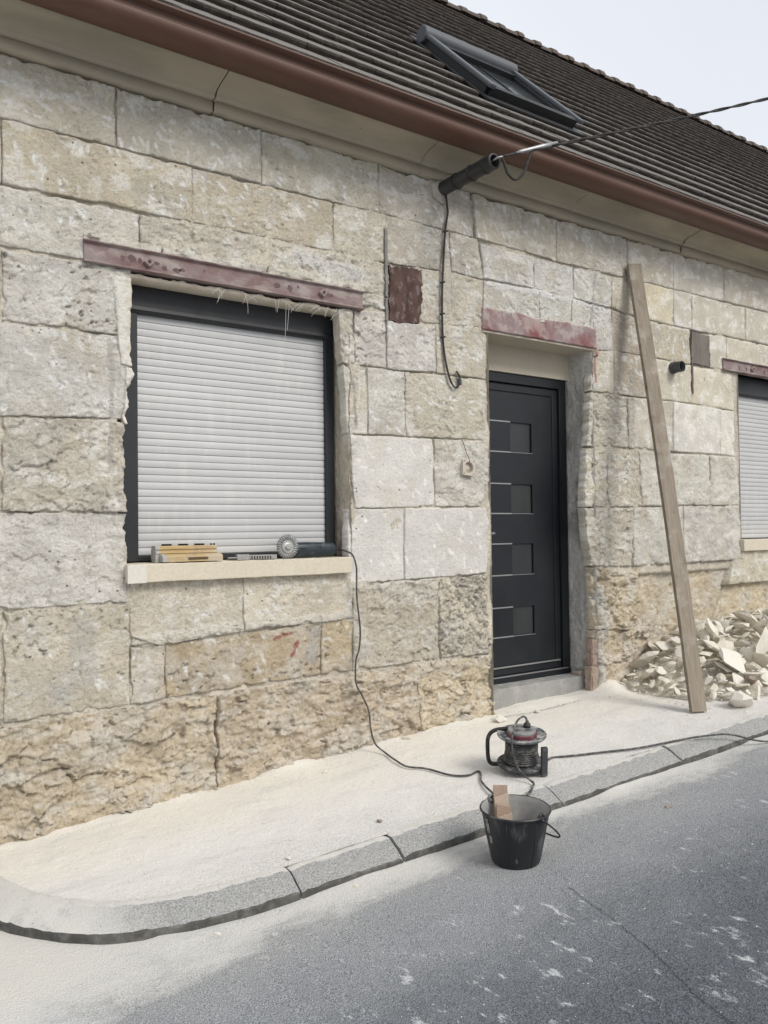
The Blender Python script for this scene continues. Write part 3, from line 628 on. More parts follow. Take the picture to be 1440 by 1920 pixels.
def make_stone(pts, tone, st, prot, i):
    c = np.array(pts).reshape(4, 2); TL, TR, BR, BL = c
    W = (np.linalg.norm(TR - TL) + np.linalg.norm(BR - BL)) / 2; Hh = (np.linalg.norm(TL - BL) + np.linalg.norm(TR - BR)) / 2
    step = 0.0072 if c[:, 0].mean() < 5.2 else 0.013
    nu = max(6, int(W / step)); nv = max(6, int(Hh / step)); rs = np.random.default_rng(100 + i)
    gap = 0.0032 if st in 'st' else 0.0042
    u = np.linspace(gap / W, 1 - gap / W, nu)[:, None] * np.ones((1, nv)); v = np.linspace(gap / Hh, 1 - gap / Hh, nv)[None, :] * np.ones((nu, 1))
    X = (TL[0] * (1 - u) + TR[0] * u) * (1 - v) + (BL[0] * (1 - u) + BR[0] * u) * v
    Z = (TL[1] * (1 - u) + TR[1] * u) * (1 - v) + (BL[1] * (1 - u) + BR[1] * u) * v
    eu = np.minimum(u, 1 - u) * W; ev = np.minimum(v, 1 - v) * Hh; de = np.minimum(eu, ev)
    chip = np.clip(fbm(X * 11, Z * 11, 3, 81 + i) - 0.12, 0, 1) * (0.016 if st in 'st' else 0.03)
    X2, Z2 = warp(X, Z)
    cx, cz = c.mean(0); near = np.exp(-de / 0.014)
    sx = np.where(eu < ev, np.sign(cx - X), 0) * near * chip; sz = np.where(ev <= eu, np.sign(cz - Z), 0) * near * chip
    X2 = X2 + sx; Z2 = Z2 + sz
    H = prot + rs.uniform(-0.004, 0.006) + relief(X, Z, st, i % 3)
    H -= 0.0035 * np.exp(-de / 0.004) + 1.1 * chip * np.exp(-de / 0.012)
    if Z.max() > 3.6:                                                              # crumbled arris right under the cornice
        q = np.exp(-np.abs(3.635 - Z) / 0.022); nz_ = np.clip(fbm(X * 5.5, X * 0 + 3, 4, 311) * 1.2 + 0.15, 0, 1); Z2 = Z2 - 0.030 * nz_ * q; H -= 0.018 * nz_ * q
    for xe, side, za, zb_, amp in RAGGED:
        if (cx - xe) * side <= 0: continue
        dd = np.abs(X - xe); q = np.exp(-dd / 0.05) * sstep(0.15, 0.08, dd) * sstep(za - 0.05, za + 0.05, Z) * sstep(zb_ + 0.05, zb_ - 0.05, Z)
        if q.max() < 0.02: continue
        nz_ = fbm(Z * 5 + xe, X * 2, 4, 301) * 0.8 + 0.25 + 0.16 * facets(Z * 14, X * 5, 302, 0.8)
        X2 = X2 + side * amp * nz_ * q; H -= np.clip(nz_, 0, 1) * amp * 0.8 * q
    base = np.array(TONES[tone]) * rs.uniform(0.93, 1.06) * np.array([1, rs.uniform(0.985, 1.01), rs.uniform(0.96, 1.03)])
    m1 = fbm(X * 2.6, Z * 2.6, 4, 90 + i)[..., None]; m2 = fbm(X * 9, Z * 9, 4, 140)[..., None]
    C = base * (1 + 0.17 * m1 + 0.15 * m2)
    if tone == 'WW': C = base * (1 + 0.10 * m1 + 0.08 * m2)
    alt = np.array((0.60, 0.57, 0.51)) if tone in ('T', 'B', 'K', 'B2') else np.array((0.52, 0.455, 0.35))
    f = np.clip(fbm(X * 3.3 + 7, Z * 3.3, 4, 150) * 1.4 - 0.15, 0, 0.6)[..., None] * (0.5 if tone == 'WW' else 1); C = C * (1 - f) + alt * f
    gx = np.clip(fbm(X * 1.7 + 3, Z * 2.2, 3, 160) * 1.2 - 0.35, 0, 0.4)[..., None] * (0.1 if tone == 'WW' else 1); C = C * (1 - gx) + np.array((0.46, 0.44, 0.40)) * gx
    ch = (sstep(0.04, 0.38, fbm(X * 5.5 + 2, Z * 9, 5, 171, 0.62)) * (0.2 if tone == 'WW' else 0.35 if tone in ('T', 'B', 'K') else 0.68))[..., None]; C = C * (1 - ch) + np.array((0.82, 0.795, 0.73)) * ch      # chalky scraped areas
    n, whi, dep = STYLE[st]; n = int(1.25 * n * W * Hh)
    aim = rs.uniform(-1.3, -0.5)
    for k in range(n):
        gx_, gz_ = rs.uniform(X.min(), X.max()), rs.uniform(Z.min(), Z.max()); a = aim + rs.normal(0, 0.35)
        L = rs.uniform(0.012, 0.046); w_ = rs.uniform(0.006, 0.015)
        mm = (np.abs(X - gx_) < 0.08) & (np.abs(Z - gz_) < 0.08)
        if not mm.any(): continue
        xx, zz = X[mm] - gx_, Z[mm] - gz_; pa = xx * math.cos(a) + zz * math.sin(a); pb = -xx * math.sin(a) + zz * math.cos(a)
        d = np.sqrt((pa / L) ** 2 + (pb / w_) ** 2) + 0.5 * fbm(X[mm] * 60, Z[mm] * 60, 2, k)
        g = sstep(1.1, 0.35, d); H[mm] -= g * dep * rs.uniform(0.3, 1.4)
        g = np.clip(g * whi * rs.uniform(0.35, 1.15), 0, 1)[:, None]; C[mm] = C[mm] * (1 - g) + np.array((0.90, 0.89, 0.85)) * g
    if st == 'p' or st == 'h':
        pit = (sstep(0.32, 0.55, fbm(X * 24, Z * 34, 3, 21 + i % 3)) * sstep(-0.1, 0.3, fbm(X * 4, Z * 4, 2, 23)))[..., None] * 0.6; C = C * (1 - pit) + np.array((0.16, 0.14, 0.11)) * pit
    if st == 'h':
        fl = sstep(0.25, 0.5, fbm(X * 20 + 4, Z * 20, 3, 34))[..., None] * 0.6; C = C * (1 - fl) + np.array((0.15, 0.155, 0.15)) * fl
    apply_smears(X, Z, H, C)
    V = np.stack([X2, -H, Z2], -1)
    Vp = np.pad(V, ((1, 1), (1, 1), (0, 0)), 'edge'); Cp = np.pad(C, ((1, 1), (1, 1), (0, 0)), 'edge')
    for s_ in (Vp[0], Vp[-1], Vp[:, 0], Vp[:, -1]): s_[:, 1] = 0.07
    return mesh_np('stone', Vp.reshape(-1, 3), grid_faces(nu + 2, nv + 2, True), np.concatenate([np.clip(Cp, 0.02, 0.86).reshape(-1, 3), np.full((Cp.shape[0] * Cp.shape[1], 1), 0.65 if tone == 'WW' else 0.7 if st == 's' else 1.0)], 1))
# mortar core behind the stones, with the openings left free
mx = np.arange(-0.32, 8.56, 0.014); mz = np.arange(-0.1, 3.68, 0.014)
MX, MZ = np.meshgrid(mx, mz, indexing='ij')
MH = -0.015 + 0.030 * np.clip(fbm(MX * 3.1, MZ * 3.1, 4, 200) + 0.15, -0.5, 0.6) + 0.005 * fbm(MX * 30, MZ * 30, 3, 201)
MC = np.array((0.60, 0.55, 0.455)) * (1 + 0.25 * fbm(MX * 3, MZ * 3, 4, 202)[..., None])
MH = np.where((MX > 4.7) & (MZ < 1.10) & (MZ < 1.10), MH - 0.05, MH)
MH = np.where(MZ > 3.585, -0.045, MH); MH = np.minimum(MH, -0.0045) - 0.035 * sstep(0.56, 0.46, MZ - 0.015 * MX)
apply_smears(MX, MZ, MH, MC)
F = grid_faces(len(mx), len(mz), True); fx = MX.ravel()[F].mean(1); fz = MZ.ravel()[F].mean(1)
OPEN = ((1.275, 2.60, 1.23, 2.745), (3.70, 4.70, -1.0, 2.76), (6.56, 7.84, 1.26, 2.775))
keep = np.ones(len(F), bool)
for a, b, c, d in OPEN: keep &= ~((fx > a) & (fx < b) & (fz > c) & (fz < d))
facade = obj('facade', mesh_np('facade', np.stack([MX, -MH, MZ], -1).reshape(-1, 3), F[keep], np.clip(MC, 0.03, 0.8).reshape(-1, 3)), M_MORT, house)
for i, (pts, tone, st, prot) in enumerate(STONES): obj('stone', make_stone(pts, tone, st, prot, i), M_STONE, facade)

TONES['P'] = (0.69, 0.65, 0.555)
for i, (pts, st, prot) in enumerate((((1.245, 2.7, 1.349, 2.701, 1.344, 2.261, 1.289, 2.271), 's', 0.012), ((1.3, 2.272, 1.344, 2.261, 1.337, 1.986, 1.319, 1.985), 's', 0.01), ((1.326, 0.961, 1.924, 0.984, 1.923, 0.939, 1.477, 0.896), 'f', 0.014), ((1.924, 0.984, 2.616, 0.997, 2.615, 0.951, 1.923, 0.934), 'f', 0.012), ((1.111, 2.88, 1.49, 2.886, 1.49, 2.832, 1.11, 2.837), 'f', 0.02), ((1.49, 2.88, 2.084, 2.888, 2.083, 2.838, 1.49, 2.832), 'f', 0.017), ((2.084, 2.894, 2.785, 2.897, 2.777, 2.845, 2.083, 2.838), 'f', 0.019), ((3.682, 2.908, 3.911, 2.906, 3.911, 2.87, 3.681, 2.88), 'f', 0.01), ((4.153, 2.904, 4.495, 2.922, 4.494, 2.884, 4.162, 2.862), 'f', 0.012), ((4.717, 2.805, 4.775, 2.804, 4.766, 2.694, 4.714, 2.696), 'f', 0.01))):
    obj('mortar_patch', make_stone(pts, 'P', st, prot, 300 + i), M_STONE, facade)          # dabs of plaster and mortar left on the stones

# reveals of the openings: rough slabs turned into the wall
def reveal(name, x, y0, y1, z0, z1, tone, amp, seed, normal=-1, smears=()):
    """a rough vertical slab at X = x seen from the side given by normal; y runs into the wall"""
    yy = np.arange(y0, y1 + 0.004, 0.009); zz = np.arange(z0, z1 + 0.004, 0.009); Y, Z = np.meshgrid(yy, zz, indexing='ij')
    edge = np.exp(-(Y - y0) / 0.03)
    H = amp * (fbm(Y * 9, Z * 5, 5, seed) + 0.5 * ridged(Y * 20, Z * 14, 4, seed + 3)) + amp * 0.25 * fbm(Y * 50, Z * 50, 2, seed + 5)
    H -= edge * 0.35 * amp * (1 + fbm(Y * 0, Z * 7, 4, seed + 9)) * 2
    C = np.array(tone) * (1 + 0.2 * fbm(Y * 7, Z * 4, 4, seed + 11)[..., None]) * (1 + 0.12 * fbm(Y * 30, Z * 30, 3, seed + 12)[..., None])
    for (ya, za, r, col, sg) in smears:
        d = np.hypot(Y - ya, (Z - za) * 0.5) + 0.6 * r * fbm(Y * 18, Z * 12, 4, seed + 21); m = (sstep(r, r * 0.4, d) * sg)[..., None]; C = C * (1 - m) + np.array(col) * m
    V = np.stack([np.full(Y.shape, x) + normal * H, Y, Z], -1)
    return obj(name, mesh_np(name, V.reshape(-1, 3), grid_faces(len(yy), len(zz), normal > 0), np.clip(C, 0.02, 0.85).reshape(-1, 3)), M_STONE, house)
reveal('window_reveal', 2.606, -0.002, 0.20, 1.24, 2.78, (0.55, 0.49, 0.38), 0.013, 301, -1, ((0.10, 1.33, 0.04, (0.10, 0.05, 0.04), 0.8), (0.10, 1.45, 0.03, (0.30, 0.13, 0.09), 0.7), (0.02, 2.0, 0.05, (0.66, 0.64, 0.58), 0.8)))
reveal('window_reveal', 1.298, 0.05, 0.20, 1.24, 2.78, (0.62, 0.59, 0.52), 0.004, 311, 1)
reveal('door_reveal', 4.706, 0.0, 0.30, 0.20, 2.78, (0.62, 0.61, 0.575), 0.014, 321, -1,
       ((0.10, 1.75, 0.10, (0.16, 0.16, 0.15), 0.8), (0.16, 1.5, 0.10, (0.22, 0.22, 0.21), 0.6), (0.02, 1.9, 0.05, (0.56, 0.53, 0.47), 0.6), (0.14, 2.35, 0.12, (0.46, 0.44, 0.39), 0.7), (0.20, 0.9, 0.1, (0.42, 0.42, 0.42), 0.7), (0.05, 0.5, 0.09, (0.33, 0.25, 0.21), 0.6), (0.23, 2.1, 0.05, (0.26, 0.24, 0.21), 0.7)))
reveal('door_reveal', 3.695, 0.0, 0.30, 0.20, 2.78, (0.5, 0.47, 0.40), 0.006, 331, 1)
reveal('window_reveal', 6.555, -0.002, 0.20, 1.24, 2.80, (0.58, 0.55, 0.48), 0.004, 341, 1)
reveal('window_reveal', 7.845, -0.002, 0.20, 1.24, 2.80, (0.58, 0.55, 0.48), 0.006, 351, -1)
# broken bricks left at the foot of the door jamb
M_BRICK = worn('broken_brick', (0.33, 0.235, 0.19), (0.44, 0.36, 0.30), 12, 0.95, 0.9, DUST, 0.8, bump=0.004)
def shard_mesh(name, seed, sx, sy, sz, cuts=5, smooth=False):
    rs = random.Random(seed); bm = bmesh.new(); bmesh.ops.create_icosphere(bm, subdivisions=1, radius=0.62)
    for v in bm.verts:
        v.co.x += rs.uniform(-.16, .16); v.co.y += rs.uniform(-.16, .16); v.co.z += rs.uniform(-.10, .10)
    for k in range(cuts):
        n = Vector((rs.uniform(-1, 1), rs.uniform(-1, 1), rs.uniform(-.8, .8))).normalized()
        bmesh.ops.bisect_plane(bm, geom=bm.verts[:] + bm.edges[:] + bm.faces[:], plane_co=n * rs.uniform(.30, .46), plane_no=n, clear_outer=True)
        es = [e for e in bm.edges if e.is_boundary]
        if es: bmesh.ops.holes_fill(bm, edges=es)
    for v in bm.verts: v.co = Vector((v.co.x * sx, v.co.y * sy, v.co.z * sz))
    return bm_mesh(name, bm, smooth)
def rough_block(name, x0, x1, y0, y1, z0, z1, mat, seed, amp):
    bm = bmesh.new(); bx(bm, x0, x1, y0, y1, z0, z1); bmesh.ops.subdivide_edges(bm, edges=bm.edges[:], cuts=9, use_grid_fill=True)
    c = Vector(((x0 + x1) / 2, (y0 + y1) / 2, (z0 + z1) / 2))
    for v in bm.verts:
        p = v.co; d = (p - c); n = float(fbm(np.array([p.x * 19 + p.y * 11]), np.array([p.z * 17 + p.y * 9]), 3, seed)[0]); q = max(abs(d.x) / (x1 - x0), abs(d.y) / (y1 - y0)) * 2
        tq = sorted((abs(d.x) / (x1 - x0), abs(d.y) / (y1 - y0), abs(d.z) / (z1 - z0)))[1] * 2
        v.co = p - d.normalized() * (amp * (n + 0.3) + 0.8 * amp * max(0, tq - 0.75) * 4)
    return obj(name, bm_mesh(name, bm, False), mat, house)
M_BRICK2 = worn('pale_broken_brick', (0.42, 0.34, 0.27), (0.36, 0.26, 0.20), 9, 0.95, 0.9, DUST, 0.8, bump=0.004)
rough_block('jamb_brick', 4.655, 4.72, 0.005, 0.07, 0.46, 0.66, M_BRICK, 4, 0.016)
rough_block('jamb_brick', 4.640, 4.725, 0.0, 0.08, 0.25, 0.47, M_BRICK2, 5, 0.016)
rough_block('jamb_brick', 4.630, 4.705, 0.10, 0.19, 0.25, 0.42, M_BRICK2, 8, 0.012)

# ------------------------------------------------------------------ cornice
def cornice_piece(x0, x1, i):
    prof = [(0.06, 3.633), (-0.026, 3.635), (-0.031, 3.641), (-0.033, 3.686), (-0.020, 3.689), (-0.020, 3.695), (-0.060, 3.699), (-0.062, 3.710), (-0.066, 3.716), (-0.080, 3.727), (-0.105, 3.737), (-0.14, 3.745), (-0.18, 3.752), (-0.22, 3.762), (-0.245, 3.775), (-0.25, 3.80), (-0.25, 3.86), (0.06, 3.90)]
    xs_ = np.linspace(x0 + 0.002, x1 - 0.002, max(8, int((x1 - x0) / 0.03))); V = []
    for x in xs_:
        sh = 0.004 * math.sin(i * 2.1); e = min(x - x0, x1 - x); lean = 0.05 if False else 0
        for y, z in prof:
            n = float(fbm(np.array([x * 6.0]), np.array([z * 20.0 + i]), 3, 401)[0]) * 0.0015 + 0.004 * math.exp(-e / 0.006)
            xo = (y + 0.03) * -0.22 * (1 if e < 0.25 else 0) * math.exp(-e / 0.06) * (0 if i % 2 else 0)
            V.append((x + xo, y + n + (sh if y < 0.05 else 0), z + (0.0 if z > 3.64 else 0.006 * float(fbm(np.array([x * 9.0]), np.array([0.5]), 3, 402)[0]))))
    return mesh_np('cornice_stone', V, grid_faces(len(xs_), len(prof)))
cj = [-0.32, 0.45, 1.77, 3.12, 4.46, 5.75, 7.1, 8.5]
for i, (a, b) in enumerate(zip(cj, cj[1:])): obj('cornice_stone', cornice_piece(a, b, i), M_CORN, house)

# ------------------------------------------------------------------ shell: side, back and the part of the front past the picture
M_SHELL = worn('grey_render', (0.42, 0.40, 0.36), (0.36, 0.35, 0.32), 3, 0.95, 0.6, bump=0.003)
RX0, RX1 = -0.35, 15.6; RY = 3.36; EZ = 3.92; EY = -0.28; RZ = EZ + (RY - EY)
bm = bmesh.new()
bx(bm, RX0 + 0.05, RX1 - 0.1, 0.33, 0.50, -0.6, 3.92); bx(bm, 8.56, RX1 - 0.1, 0.0, 0.33, -0.6, 3.92); bx(bm, RX0 + 0.05, RX1 - 0.1, 6.6, 6.8, -0.6, 3.92)
obj('shell_wall', bm_mesh('shell_wall', bm), M_SHELL, house)
for nm, xa, xb in (('gable_wall', RX0 + 0.04, RX0 + 0.27), ('gable_wall', RX1 - 0.3, RX1 - 0.09)):
    prism(nm, [(0.075, -0.6), (6.75, -0.6), (6.75, 3.9), (RY, RZ - 0.25), (0.075, 3.93)], xa, xb, M_SHELL, house)
prism('reveal_soffit_core', [(0.075, 2.80), (0.33, 2.80), (0.33, 3.9), (0.075, 3.9)], RX0 + 0.3, 8.5, M_SHELL, house)

# ------------------------------------------------------------------ gutter
gp = [(-0.405, 3.838), (-0.412, 3.846), (-0.410, 3.856), (-0.401, 3.860), (-0.392, 3.855), (-0.390, 3.846), (-0.386, 3.838), (-0.378, 3.826), (-0.376, 3.815), (-0.380, 3.803), (-0.388, 3.797), (-0.390, 3.786), (-0.384, 3.766), (-0.368, 3.746), (-0.342, 3.732), (-0.310, 3.727), (-0.275, 3.731), (-0.25, 3.742), (-0.243, 3.77), (-0.24, 3.87)]
gi = [(y + 0.004 if y < -0.3 else y - 0.003, z + 0.004) for y, z in gp[7:]][::-1]
prism('gutter', [gp[0]] + gp[1:] + gi, RX0, RX1, M_GUT, house, 'X', True)
M_ZINC = worn('zinc_drip_edge', (0.20, 0.17, 0.15), (0.14, 0.12, 0.11), 5, 0.6, 0.6, bump=0.0003)
prism('drip_edge', [(-0.335, 3.884), (-0.330, 3.890), (-0.20, 3.985), (-0.20, 3.975)], RX0, RX1, M_ZINC, house)

# ------------------------------------------------------------------ roof
c45 = math.sqrt(0.5)
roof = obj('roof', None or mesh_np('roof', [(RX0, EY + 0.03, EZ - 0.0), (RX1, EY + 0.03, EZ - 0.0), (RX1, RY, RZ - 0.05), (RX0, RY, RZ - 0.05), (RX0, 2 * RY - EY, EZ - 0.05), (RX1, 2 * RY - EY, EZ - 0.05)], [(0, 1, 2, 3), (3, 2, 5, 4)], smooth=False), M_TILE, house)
TW, GA = 0.225, 0.2575
prof = [(0.0, 0.004), (-0.001, 0.026), (0.003, 0.034), (0.010, 0.039), (0.06, 0.0335), (0.30, 0.001), (0.30, -0.010)]
def tile_mesh(seed):
    rs = random.Random(seed); V = []; F = []
    xs_ = [-TW / 2 + 0.0015, -TW / 6, TW / 6, TW / 2 - 0.0015]
    for xx in xs_:
        for s, n in prof:
            dn = rs.uniform(-0.001, 0.001); V.append((xx, s + rs.uniform(-0.0018, 0.0018), n + dn))
    m = len(prof)
    for a in range(3):
        for b in range(m - 1): F.append((a * m + b, (a + 1) * m + b, (a + 1) * m + b + 1, a * m + b + 1))
    me = bpy.data.meshes.new('roof_tile'); me.from_pydata(V, [], F + [tuple(range(m)), tuple(3 * m + k for k in range(m))[::-1]]); me.update()
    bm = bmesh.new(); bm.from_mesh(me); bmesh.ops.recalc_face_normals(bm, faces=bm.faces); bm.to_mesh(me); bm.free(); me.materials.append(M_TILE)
    return me
TM = [tile_mesh(s) for s in range(8)]
RB = Matrix(((1, 0, 0), (0, c45, -c45), (0, c45, c45)))            # across, up the slope, off the slope
def on_roof(x, s, n): return Vector((x, EY + c45 * s - c45 * n, EZ + c45 * s + c45 * n))
def to_px(p):
    d = Vector(p) - Vector(CAM_P); v = [sum(CAM_R[i][j] * d[j] for j in range(3)) for i in range(3)]
    return (720 + 1560 * v[0] / v[2], 960 - 1560 * v[1] / v[2], v[2]) if v[2] > 0.1 else (-9e3, -9e3, 9e3)
WX0, WX1, WS0, WS1 = 3.90, 4.80, 0.74, 1.86                          # hole taken by the roof window
tiles = []; nrow = 20; rs = random.Random(5)
for r in range(nrow):
    s = -0.06 + r * GA; off = (r % 2) * TW / 2
    for q in range(int((RX1 - RX0) / TW)):
        x = RX0 + TW * 0.6 + q * TW + off
        if x > RX1 - 0.05: continue
        if WX0 - 0.02 < x < WX1 + 0.02 and WS0 - 0.22 < s < WS1 - 0.05: continue
        px = to_px(on_roof(x, s, 0.03)); vis = -20 < px[0] < 1460 and -20 < px[1] < 1940
        tiles.append((0 if vis else 1, px[2], x, s, rs.uniform(-0.0015, 0.002), rs.uniform(-0.0035, 0.0035), rs.uniform(-0.005, 0.005), rs.randrange(8)))
tiles.sort()
bmF = []; bmV = []; base = 0
for i, (_, _, x, s, dn, ds, rz, mi) in enumerate(tiles):
    if i < 300 and tiles[i][0] == 0:
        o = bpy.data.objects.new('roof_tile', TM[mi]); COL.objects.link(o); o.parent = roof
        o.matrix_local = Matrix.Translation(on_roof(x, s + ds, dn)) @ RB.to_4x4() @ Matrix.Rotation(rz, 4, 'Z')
    else:
        me = TM[mi]; A = np.array([v.co[:] for v in me.vertices]); A = A @ np.array(RB).T + np.array(on_roof(x, s + ds, dn))
        bmV.append(A); bmF += [tuple(v + base for v in p.vertices) for p in me.polygons]; base += len(A)
me = bpy.data.meshes.new('tile_field'); me.from_pydata(np.concatenate(bmV).tolist(), [], bmF); me.update()
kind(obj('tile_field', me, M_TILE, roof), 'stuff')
# ridge caps
def ridge_mesh(seed):
    rs = random.Random(seed); bm = bmesh.new(); rings = []
    for xx, r in ((0.0, 0.118), (0.008, 0.123), (0.10, 0.121), (0.108, 0.100), (0.33, 0.098)):
        ring = []
        for k in range(9):
            a = math.pi * (-0.05 + 1.10 * k / 8); ring.append(bm.verts.new((xx, math.cos(a) * r + rs.uniform(-.002, .002), math.sin(a) * r * 0.72 + rs.uniform(-.002, .002))))
        rings.append(ring)
    for A, B in zip(rings, rings[1:]):
        for k in range(8): bm.faces.new((A[k], A[k + 1], B[k + 1], B[k]))
    bm.faces.new(rings[0]); bm.faces.new(rings[-1][::-1])
    return bm_mesh('ridge_tile', bm)
M_RIDGE = worn('ridge_tile_clay', (0.135, 0.105, 0.088), (0.095, 0.08, 0.07), 6, 0.9, 0.8, (0.22, 0.20, 0.17), 0.4, bump=0.003)
RM = [ridge_mesh(s) for s in range(5)]
for m in RM: m.materials.append(M_RIDGE)
x = 15.3; i = 0
while x > RX0 + 0.1:
    o = bpy.data.objects.new('ridge_tile', RM[i % 5]); COL.objects.link(o); o.parent = roof
    o.location = (x + random.uniform(-.008, .008), RY + random.uniform(-.008, .008), RZ - 0.015 + random.uniform(-.006, .006)); o.rotation_euler = (random.uniform(-.02, .02), random.uniform(-.02, .02), math.pi + random.uniform(-.02, .02))
    x -= 0.305; i += 1

# roof window: raised frame, side guides, shutter box at its head, glass set low
M_ALU = worn('grey_roof_window_metal', (0.085, 0.092, 0.10), (0.11, 0.115, 0.12), 4, 0.42, 0.5, spec=0.45, bump=0.0002)
M_ALUD = worn('dark_roof_window_frame', (0.018, 0.019, 0.020), (0.028, 0.028, 0.028), 5, 0.5, 0.5, spec=0.4, bump=0.0002)
kg = NT('roof_glass'); M_RGLASS = kg.fin(kg.mix(kg.ramp(kg.noise(kg.obj(), 3, 3), 0.3, 0.7), (0.030, 0.034, 0.038), (0.05, 0.053, 0.056)), 0.12, spec=0.5)
RW = bpy.data.objects.new('roof_window', None); COL.objects.link(RW); RW.parent = house
RW.matrix_local = Matrix.Translation(on_roof(WX0, WS0, 0.0)) @ RB.to_4x4()
LW, LL = WX1 - WX0, WS1 - WS0
def rw(name, x0, x1, s0, s1, n0, n1, mat, bev=0.006): return box(name, (x0, x1, s0, s1, n0, n1), mat, RW, bev)
rw('flashing', -0.04, LW + 0.04, -0.10, LL + 0.02, 0.020, 0.040, M_ALUD)
rw('frame_side', 0.0, 0.05, 0.02, LL - 0.1, 0.03, 0.085, M_ALUD); rw('frame_side', LW - 0.05, LW, 0.02, LL - 0.1, 0.03, 0.085, M_ALUD)
prism('frame_foot', [(-0.02, 0.03), (-0.03, 0.10), (0.02, 0.108), (0.05, 0.06), (0.05, 0.03)], 0.03, LW - 0.03, M_ALUD, RW)
for xx in (-0.022, LW - 0.032): rw('side_guide', xx, xx + 0.054, -0.045, LL - 0.14, 0.088, 0.122, M_ALU, 0.012)
rw('sash_head', 0.04, LW - 0.04, LL - 0.26, LL - 0.16, 0.03, 0.10, M_ALUD)
lathe('shutter_box', [(0.0, -0.03), (0.058, -0.03), (0.064, -0.024), (0.064, LW + 0.024), (0.058, LW + 0.03), (0.0, LW + 0.03)], M_ALU, RW, 20, 'X', (0, LL - 0.12, 0.095), (False, False))
rw('glass_pane', 0.05, LW - 0.05, 0.05, LL - 0.2, 0.045, 0.058, M_RGLASS, 0.0)
rw('sash_bar', LW * 0.52, LW * 0.52 + 0.012, 0.05, LL - 0.2, 0.059, 0.066, M_ALUD, 0.002)
M_CLAY = worn('clay_vent', (0.20, 0.09, 0.065), (0.16, 0.08, 0.06), 8, 0.9, 0.6, bump=0.002)
vp = bpy.data.objects.new('roof_vent', None); COL.objects.link(vp); vp.parent = house; vp.location = on_roof(9.22, 1.93, 0.02)
lathe('vent_pipe', [(0.06, -0.1), (0.055, 0.10), (0.07, 0.105), (0.07, 0.12), (0.05, 0.14), (0.0, 0.15)], M_CLAY, vp, 18)

# ------------------------------------------------------------------ steel lintels
def lintel(x0, x1, z0, z1, seed, bolts=()):
    t = bpy.data.objects.new('steel_lintel', None); COL.objects.link(t); t.parent = house
    box('web', (x0 + 0.004, x1 - 0.004, -0.012, 0.03, z0 + 0.004, z1 - 0.004), M_STEEL, t)
    prism('flange', [(-0.027, z1 + 0.001), (-0.029, z1 + 0.004), (-0.027, z1 + 0.008), (0.03, z1 + 0.012), (0.03, z1 - 0.004), (-0.015, z1 - 0.004)], x0, x1, M_STEEL, t)
    prism('flange', [(-0.027, z0 - 0.001), (-0.029, z0 - 0.005), (-0.027, z0 - 0.008), (0.03, z0 - 0.010), (0.03, z0 + 0.004), (-0.015, z0 + 0.004)], x0, x1, M_STEEL, t)
    for bxx, bz in bolts:
        bm = bmesh.new(); bx(bm, -0.019, 0.019, -0.013, 0.013, -0.019, 0.019, 0.003); o = obj('bolt', bm_mesh('bolt', bm), M_STEEL, t)
        o.location = (bxx, -0.020, bz); o.rotation_euler = (0, rad(40), 0)
        lathe('bolt_tip', [(0.0, -0.026), (0.009, -0.024), (0.010, -0.012)], M_RUST, t, 10, 'Y', (bxx, -0.012, bz), (False, False))
    return t
lintel(1.112, 2.705, 2.748, 2.838, 1, ((1.425, 2.790), (2.425, 2.795)))
lintel(6.325, 8.02, 2.768, 2.850, 2, ((6.75, 2.81), (7.6, 2.81)))
def flake(x, z, w_, h_, seed, par, mat=None):
    rs = random.Random(seed); poly = []
    for k in range(11):
        a = 2 * math.pi * k / 11; r = rs.uniform(0.55, 1.0); poly.append((x + math.cos(a) * r * w_, z + math.sin(a) * r * h_))
    return prism('rust_flake', poly, -0.0132, -0.008, mat or M_FLAKE, par, 'Y')
LP = [o for o in house.children if o.name.startswith('steel_lintel')]
for k, (x, z, a, b) in enumerate(((1.30, 2.79, 0.014, 0.018), (1.345, 2.797, 0.028, 0.020), (1.385, 2.792, 0.012, 0.02), (1.47, 2.792, 0.02, 0.012), (1.505, 2.776, 0.020, 0.016), (1.57, 2.776, 0.035, 0.017), (1.60, 2.782, 0.02, 0.012), (2.14, 2.79, 0.03, 0.022), (2.22, 2.79, 0.022, 0.022), (2.27, 2.805, 0.012, 0.01), (2.48, 2.79, 0.03, 0.013), (1.72, 2.80, 0.006, 0.008))): flake(x, z, a, b, 40 + k, LP[0])
for k, (x, z, a, b) in enumerate(((6.56, 2.80, 0.012, 0.02), (6.67, 2.80, 0.016, 0.02), (6.95, 2.80, 0.02, 0.022))): flake(x, z, a, b, 80 + k, LP[1])
# ragged mortar crumbs and frayed mesh fibres under the window lintel
V = []; xs_ = np.linspace(1.33, 2.62, 130)
for x in xs_:
    n1, n2 = float(fbm(np.array([x * 9.0]), np.array([0.3]), 4, 501)[0]), float(fbm(np.array([x * 14.0]), np.array([2.3]), 4, 502)[0])
    n3 = float(fbm(np.array([x * 40.0]), np.array([5.3]), 3, 503)[0]); gap = 0.016 * max(0.0, n1 + 0.25)
    V += [(x, 0.10, 2.745), (x, 0.03, 2.738 - gap), (x, 0.002 + 0.010 * n1, 2.731 - gap + 0.006 * n3), (x, 0.004 + 0.010 * n2, 2.716 + 0.010 * n1 + 0.005 * n3), (x, 0.02, 2.704 + 0.006 * n2), (x, 0.15, 2.712)]
obj('plaster_edge', mesh_np('plaster_edge', V, grid_faces(len(xs_), 6)), M_PLAST, house)
M_FIB = worn('white_mesh_fibre', (0.62, 0.60, 0.55), (0.5, 0.48, 0.44), 20, 0.8, 0.5)
